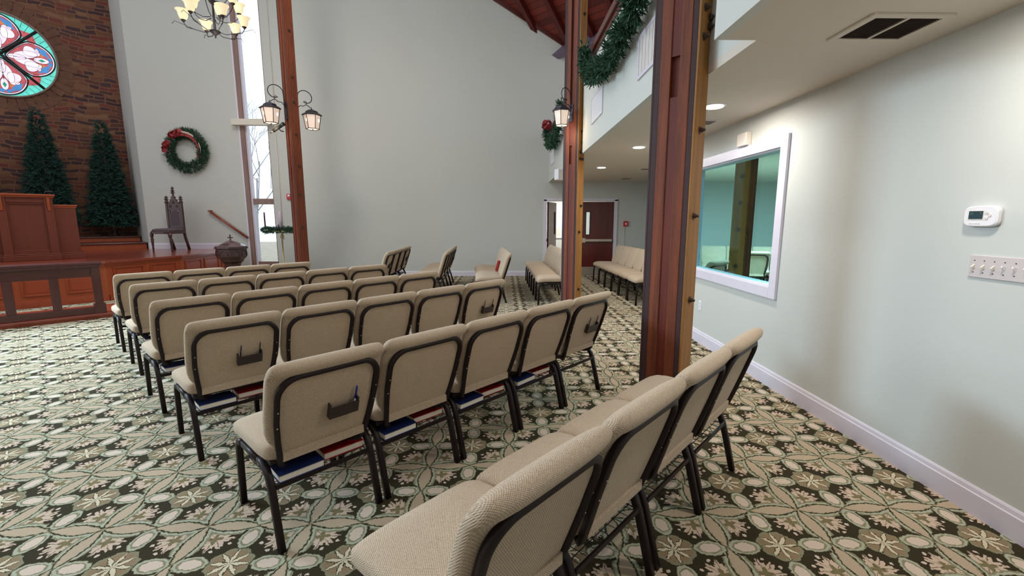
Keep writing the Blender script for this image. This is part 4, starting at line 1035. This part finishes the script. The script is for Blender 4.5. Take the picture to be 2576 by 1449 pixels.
for (x, y, l) in ((2.05, 4.72, 'small square grey ceiling vent beside the light near the window'), (2.80, 8.9, 'small ceiling vent behind the near post'), (2.95, 10.9, 'small dark ceiling vent before the double doors')):
    t = thing('ceiling_vent', l, 'vent', (x, y, ZC)); MB().box(-0.12, -0.10, -0.008, 0.12, 0.10, 0).build('frame', 'blinds', t, 0.002)
    mb = MB()
    for k in range(8): mb.box(-0.10, -0.085 + k * 0.022, -0.010, 0.10, -0.075 + k * 0.022, -0.008)
    mb.build('louvre', 'bark', t)
for (y0, y1, z0, z1, l, big) in ((3.45, 4.06, 2.74, 3.04, 'white framed slatted wall grille on the balcony front near the near post', 1), (5.52, 6.18, 2.78, 3.08, 'flat white access panel on the balcony front between the posts', 0), (10.7, 11.4, 2.86, 3.16, 'small white access panel on the balcony front beyond the middle post', 0)):
    t = thing('wall_panel', l, 'wall panel', (XB, (y0 + y1) / 2, (z0 + z1) / 2)); hy, hz = (y1 - y0) / 2, (z1 - z0) / 2
    mb = MB()
    e = 0.03 if big else 0.012
    mb.box(-0.014, -hy - e, -hz - e, 0, -hy, hz + e).box(-0.014, hy, -hz - e, 0, hy + e, hz + e).box(-0.014, -hy, hz, 0, hy, hz + e).box(-0.014, -hy, -hz - e, 0, hy, -hz)
    mb.build('frame', 'trim', t, 0.002)
    if big:
        mb = MB()
        for k in range(7): mb.box(-0.010, -hy + k * 2 * hy / 7 + 0.004, -hz, -0.002, -hy + (k + 1) * 2 * hy / 7 - 0.004, hz)
        mb.build('slats', 'blinds', t)
    else: MB().box(-0.008, -hy, -hz, -0.001, hy, hz).build('cover', 'plastic_white', t)
ws = thing('corner_speaker', 'small white tilted speaker box under the balcony by the middle post', 'speaker', (1.05, 8.6, 2.36), radians(20))
MB().box(-0.07, -0.08, -0.1, 0.07, 0.08, 0.1).build('housing', 'plastic_white', ws, 0.01); MB().box(-0.06, -0.084, -0.08, 0.06, -0.08, 0.08).build('grille', 'blinds', ws)
MB().tube([(0.0, 0.0, 0.1), (0.1, 0.0, 0.12)], 0.01, 6).build('bracket', 'plastic_white', ws)

# ================================================================== CHAIRS
def by(z): return -0.205 - 0.32 * (z - 0.40)       # rear face of the back, leaning
def make_chair():
    t = thing('church_chair', 'x', 'chair')
    # seat cushion: rings in xz along y
    rings = []
    for (y, a, b_, zc) in ((-0.205, 0.20, 0.018, 0.445), (-0.20, 0.245, 0.040, 0.445), (-0.175, 0.262, 0.050, 0.447), (-0.10, 0.270, 0.053, 0.450), (0.05, 0.271, 0.054, 0.452), (0.16, 0.271, 0.055, 0.450), (0.22, 0.270, 0.053, 0.443), (0.255, 0.264, 0.046, 0.434), (0.272, 0.255, 0.036, 0.428), (0.282, 0.235, 0.020, 0.424), (0.284, 0.19, 0.006, 0.423)):
        rings.append(sring(0, zc, a, b_, 4.0, 40, 'xz', y))
    MB().loft(rings).build('seat', 'fabric', t)
    MB().box(-0.235, -0.17, 0.376, 0.235, 0.235, 0.398).build('seat_base', 'pocket', t, 0.003)
    # back cushion: rings in xy along z
    rings = []
    for (z, a, fr, re) in ((0.405, 0.20, 0.030, -0.002), (0.412, 0.218, 0.045, 0.0), (0.45, 0.225, 0.058, 0.0), (0.485, 0.232, 0.066, 0.0), (0.520, 0.252, 0.072, -0.004), (0.56, 0.264, 0.076, -0.004), (0.64, 0.270, 0.080, -0.004), (0.72, 0.270, 0.080, -0.004), (0.785, 0.270, 0.080, -0.004), (0.820, 0.270, 0.078, -0.006), (0.838, 0.270, 0.074, -0.012), (0.850, 0.270, 0.070, -0.026), (0.866, 0.268, 0.066, -0.032), (0.882, 0.264, 0.058, -0.030), (0.894, 0.257, 0.046, -0.020), (0.902, 0.246, 0.032, -0.006), (0.906, 0.222, 0.022, 0.006)):
        y0 = by(z) + re - 0.004; y1 = by(z) + fr
        ring = sring(0, (y0 + y1) / 2, a, (y1 - y0) / 2, 3.4, 44, 'xy', z)
        rings.append(ring)
    bk_ = MB().loft(rings).build('backrest', 'fabric', t)
    # rear panel
    ol = []
    for (x, z) in [(-0.205, 0.425), (0.205, 0.425)] + [(0.225, 0.55)] + arc(0.135, 0.755, 0.09, 0, 90, 6) + arc(-0.135, 0.755, 0.09, 90, 180, 6) + [(-0.225, 0.55)]: ol.append((x, z))
    pn = MB(); n = len(ol)
    pn.add([(x, by(z) - 0.010, z) for x, z in ol] + [(x, by(z) + 0.01, z) for x, z in ol], [tuple(range(n))] + [(i, n + i, n + (i + 1) % n, (i + 1) % n) for i in range(n)])
    pn.box(-0.20, by(0.45) - 0.020, 0.408, 0.20, by(0.45) + 0.0, 0.452)
    pn.build('back_panel', 'fabric', t, 0.003)
    # tube frame round the back
    fr = []
    for sx in (1,):
        fr += [(0.13, -0.10, 0.372), (0.165, -0.165, 0.368), (0.188, -0.198, 0.370), (0.203, by(0.40) - 0.010, 0.395), (0.209, by(0.43) - 0.014, 0.43), (0.222, by(0.52) - 0.016, 0.52), (0.232, by(0.62) - 0.016, 0.62)]
        fr += [(x, by(z) - 0.016, z) for x, z in arc(0.145, 0.745, 0.089, 0, 90, 8)]
    full = fr + [(-p[0], p[1], p[2]) for p in reversed(fr)]
    MB().tube(full, 0.0125, 8, RECT, up=(0, 1, 0)).build('back_frame', 'steel', t)
    rv = MB()
    for sx in (-1, 1):
        for z in (0.60, 0.68):
            rv.lathe([(0.004, -0.002), (0.003, 0.002)], 8, (0, 0, 0), mat=Matrix.Translation((sx * 0.232, by(z) - 0.0295, z)) @ Matrix.Rotation(pi / 2, 4, 'X'))
    rv.build('rivet', 'chrome', t)
    # legs and rails
    for sx in (-1, 1):
        x = sx * 0.247
        MB().tube([(x, 0.262, 0.0), (x, 0.252, 0.29), (x, 0.247, 0.335), (x, 0.230, 0.362), (x, 0.20, 0.374), (x, 0.16, 0.376)], 0.0155, 8, RECT, up=(0, 1, 0)).build('leg', 'steel', t)
        MB().tube([(x, -0.275, 0.0), (x, -0.225, 0.20), (x, -0.205, 0.275), (x, -0.185, 0.325), (x, -0.155, 0.358), (x, -0.11, 0.376), (x, -0.07, 0.379)], 0.0155, 8, RECT, up=(0, 1, 0)).build('leg', 'steel', t)
        MB().tube([(x, -0.07, 0.379), (x, 0.16, 0.376)], 0.0155, 8, RECT, up=(0, 1, 0)).build('side_rail', 'steel', t)
    MB().box(-0.232, -0.218, 0.275, 0.232, -0.208, 0.297).build('rack_bar', 'steel', t)
    rk = MB()
    for i in range(9):
        xx = -0.2 + i * 0.05; rk.tube([(xx, -0.205, 0.296), (xx, 0.16, 0.285), (xx, 0.185, 0.315)], 0.0022, 4)
    for yy in (-0.17, -0.09, -0.01, 0.07, 0.15): rk.tube([(-0.232, yy, 0.292), (0.232, yy, 0.292)], 0.0025, 4)
    rk.tube([(-0.215, 0.185, 0.315), (0.215, 0.185, 0.315)], 0.003, 4)
    for sx in (-1, 1): rk.tube([(sx * 0.225, -0.19, 0.292), (sx * 0.225, 0.17, 0.285), (sx * 0.225, 0.19, 0.36)], 0.003, 4)
    rk.build('book_rack', 'wire', t)
    return t
proto = make_chair()
POCK = MB().box(0, -0.026, 0, 0.145, -0.020, 0.062).box(0, -0.022, 0, 0.145, 0.004, 0.006).box(0, -0.022, 0, 0.006, 0.004, 0.078).box(0.139, -0.022, 0, 0.145, 0.004, 0.078).mesh('pocket', M['pocket'])
PEN = MB().tube([(0, 0, 0), (0, 0, 0.10), (0, 0, 0.125)], [0.0035, 0.004, 0.003], 8).mesh('pen', M['pencil'])
PENB = MB().tube([(0, 0, 0.055), (0, 0, 0.12), (0, 0, 0.125)], [0.0048, 0.005, 0.003], 8).mesh('pen_cap', M['pen_blue'])
PENC = MB().tube([(0, 0, 0), (0, 0, 0.055)], [0.0035, 0.0045], 8).mesh('pen_barrel', M['plastic_white'])
def obj(name, me, parent=None):
    o = bpy.data.objects.new(name, me); C.objects.link(o)
    if parent is not None: o.parent = parent
    return o
def bookmeshes(col):
    cv = MB().box(0, 0, 0, 0.21, 0.155, 0.004).box(0, 0, 0.034, 0.21, 0.155, 0.038).box(0, 0.151, 0.004, 0.21, 0.155, 0.034).mesh('cover', M[col])
    pg = MB().box(0.004, 0.004, 0.004, 0.206, 0.151, 0.034).mesh('pages', M['pages'])
    return cv, pg
BB, BR = bookmeshes('book_blue'), bookmeshes('book_red')
used = [False]
CH = {}
def chair_row(key, O, ang, ks, rowtxt, group, names, pitch=0.547, off=0.275):
    R = Vector((cos(radians(ang)), sin(radians(ang)), 0)); F = Vector((-R.y, R.x, 0))
    for k, nm in zip(ks, names):
        c = proto if not used[0] else copy_tree(proto); used[0] = True
        p = Vector((O[0], O[1], 0)) + R * ((k + .5) * pitch) + F * off
        c.location = (p.x, p.y, 0); c.rotation_euler = (0, 0, radians(ang))
        tag(c, 'oatmeal fabric chair, %s %s' % (nm, rowtxt), 'chair', group)
        CH[(key, k)] = c
N5 = ['leftmost in', 'second from left in', 'middle one of', 'second from right in', 'rightmost in']
N4 = ['leftmost in', 'second from left in', 'third from left in', 'rightmost in']
chair_row('A', (0.261, 1.297), 46.2, (-1, 0, 1, 2), 'the row closest to camera', 'oatmeal church chairs', N4)
chair_row('B', (-1.036, 1.814), 46.2, range(5), 'the second row from camera', 'oatmeal church chairs', N5)
chair_row('C', (-1.933, 2.611), 46.5, range(5), 'the third row from camera', 'oatmeal church chairs', N5)
chair_row('D', (-2.698, 3.325), 47.5, range(5), 'the fourth row from camera', 'oatmeal church chairs', N5)
chair_row('E', (-3.566, 4.193), 46.6, range(5), 'the fifth row from camera', 'oatmeal church chairs', N5)
chair_row('F', (-4.399, 4.987), 46.4, range(4), 'the sixth row from camera', 'oatmeal church chairs', N4)
NF = ['nearest one of', 'second nearest in', 'third nearest in', 'farthest one of']
chair_row('G', (-2.235, 8.40), 90.5, range(4), 'the leftmost far row', 'oatmeal church chairs', NF, off=0.33)
chair_row('H', (-1.125, 8.50), 91.5, range(4), 'the second far row from left', 'oatmeal church chairs', NF, off=0.33)
chair_row('I', (0.09, 7.95), 94.0, range(4), 'the far row holding a red book', 'oatmeal church chairs', NF, off=0.33)
NG = ['nearest one of', 'second nearest in', 'third nearest in', 'third farthest in', 'second farthest in', 'farthest one of']
chair_row('J', (1.20, 7.78), 91.2, range(6), 'the row behind the middle post', 'oatmeal church chairs', NG, off=0.33)
chair_row('K', (2.93, 7.70), 92.0, range(6), 'the far right row near the doors', 'oatmeal church chairs', NG, off=0.33)
# rows in the room behind the teal window
chair_row('L', (4.00, 9.60), -38.0 + 180, range(0), '', '', [])
chair_row('M', (6.75, 9.75), 160.0, range(4), 'the long row seen through teal glass', 'chairs behind the teal glass', ['nearest right in', 'second from right in', 'third from right in', 'left end of'], off=0.33)
chair_row('N', (4.62, 8.62), -20.0, range(2), 'the short row by the glass right side', 'chairs behind the teal glass', ['left one of', 'right one of'], off=0.33)
chair_row('P', (2.95, 6.35), 35.0, range(1), 'the glass corner behind the teal window', 'chairs behind the teal glass', ['single one at'], off=0.33)

def in_chair(c, o, loc, rot=(0, 0, 0)):
    m = Matrix.Translation(c.location) @ Matrix.Rotation(c.rotation_euler.z, 4, 'Z')
    p = m @ Vector(loc); o.location = p; o.rotation_euler = (rot[0], rot[1], rot[2] + c.rotation_euler.z)
def book(c, which, x, y, rz, label, z=0.2975):
    t = thing('hymnal', label, 'book', (0, 0, 0), 0, 'hymnals on the under-seat racks')
    cv, pg = (BB if which == 'blue' else BR); obj('cover', cv, t); obj('pages', pg, t)
    in_chair(c, t, (x, y, z), (0, 0, rz))
for k in range(4):
    w_ = ['leftmost', 'second from left', 'middle', 'second from right'][k]
    book(CH[('B', k)], 'blue', -0.215, -0.215, 0.02 * (k - 1), 'blue hymnal on the rack under the %s chair of the second row' % w_)
    book(CH[('B', k)], 'red', 0.015, -0.17 + 0.01 * (k % 2), -0.04, 'red hymnal on the rack under the %s chair of the second row' % w_)
book(CH[('C', 0)], 'blue', -0.215, -0.21, 0.0, 'blue hymnal under the leftmost chair of the third row')
book(CH[('C', 0)], 'red', 0.015, -0.17, -0.03, 'red hymnal under the leftmost chair of the third row')
book(CH[('D', 0)], 'blue', -0.20, -0.20, 0.02, 'blue hymnal under the leftmost chair of the fourth row')
book(CH[('E', 0)], 'blue', -0.18, -0.20, 0.0, 'blue hymnal under the leftmost chair of the fifth row')
for (key, k, wh, l) in (('G', 1, 'red', 'red hymnal under the leftmost far row'), ('G', 2, 'blue', 'blue hymnal under the leftmost far row'), ('H', 0, 'blue', 'blue hymnal under the second far row'), ('H', 1, 'red', 'red hymnal under the second far row')):
    book(CH[(key, k)], wh, -0.1, -0.20, 0.0, l)
t = thing('hymnal', 'red hymnal propped against a seat back before the green wall', 'book', (0, 0, 0), 0)
obj('cover', BR[0], t); obj('pages', BR[1], t)
ci = CH[('I', 1)]; bpy.context.view_layer.update()
t.matrix_world = Matrix.Translation(ci.location) @ Matrix.Rotation(ci.rotation_euler.z, 4, 'Z') @ Matrix.Translation((0.08, -0.115, 0.517)) @ Matrix.Rotation(radians(106), 4, 'X') @ Matrix.Rotation(pi / 2, 4, 'Z')
def pocket(c, lab, pens):
    o = obj('card_pocket', POCK, c); o.location = (-0.005, by(0.60) - 0.012, 0.575); o.rotation_euler = (radians(17.7), 0, 0)
    for i, (x, kind) in enumerate(pens):
        nm = ['left', 'right'][i] if len(pens) > 1 else 'single'
        t = thing('pen' if kind == 'pen' else 'pencil', '%s in the card pocket of the %s' % ('blue capped pen standing' if kind == 'pen' else nm + ' dark pencil standing', lab), 'pen' if kind == 'pen' else 'pencil', (0, 0, 0), 0)
        if kind == 'pen': obj('pen_cap', PENB, t); obj('pen_barrel', PENC, t)
        else: obj('pencil_body', PEN, t)
        in_chair(c, t, (x, by(0.60) - 0.024, 0.583), (radians(15.5), radians(3), 0))
P2 = [(0.012, 'pencil'), (0.125, 'pencil')]
pocket(CH[('B', 0)], 'leftmost second-row chair', [(0.125, 'pen')])
pocket(CH[('B', 4)], 'rightmost second-row chair', P2)
pocket(CH[('C', 0)], 'leftmost third-row chair', P2)
pocket(CH[('C', 4)], 'rightmost third-row chair', P2)
pocket(CH[('D', 4)], 'rightmost fourth-row chair', P2)
pocket(CH[('E', 0)], 'leftmost fifth-row chair', P2)
pocket(CH[('G', 0)], 'nearest leftmost-far-row chair', P2)
pocket(CH[('G', 3)], 'farthest leftmost-far-row chair', P2)
pocket(CH[('H', 3)], 'farthest second-far-row chair', P2)
bpy.context.view_layer.update()
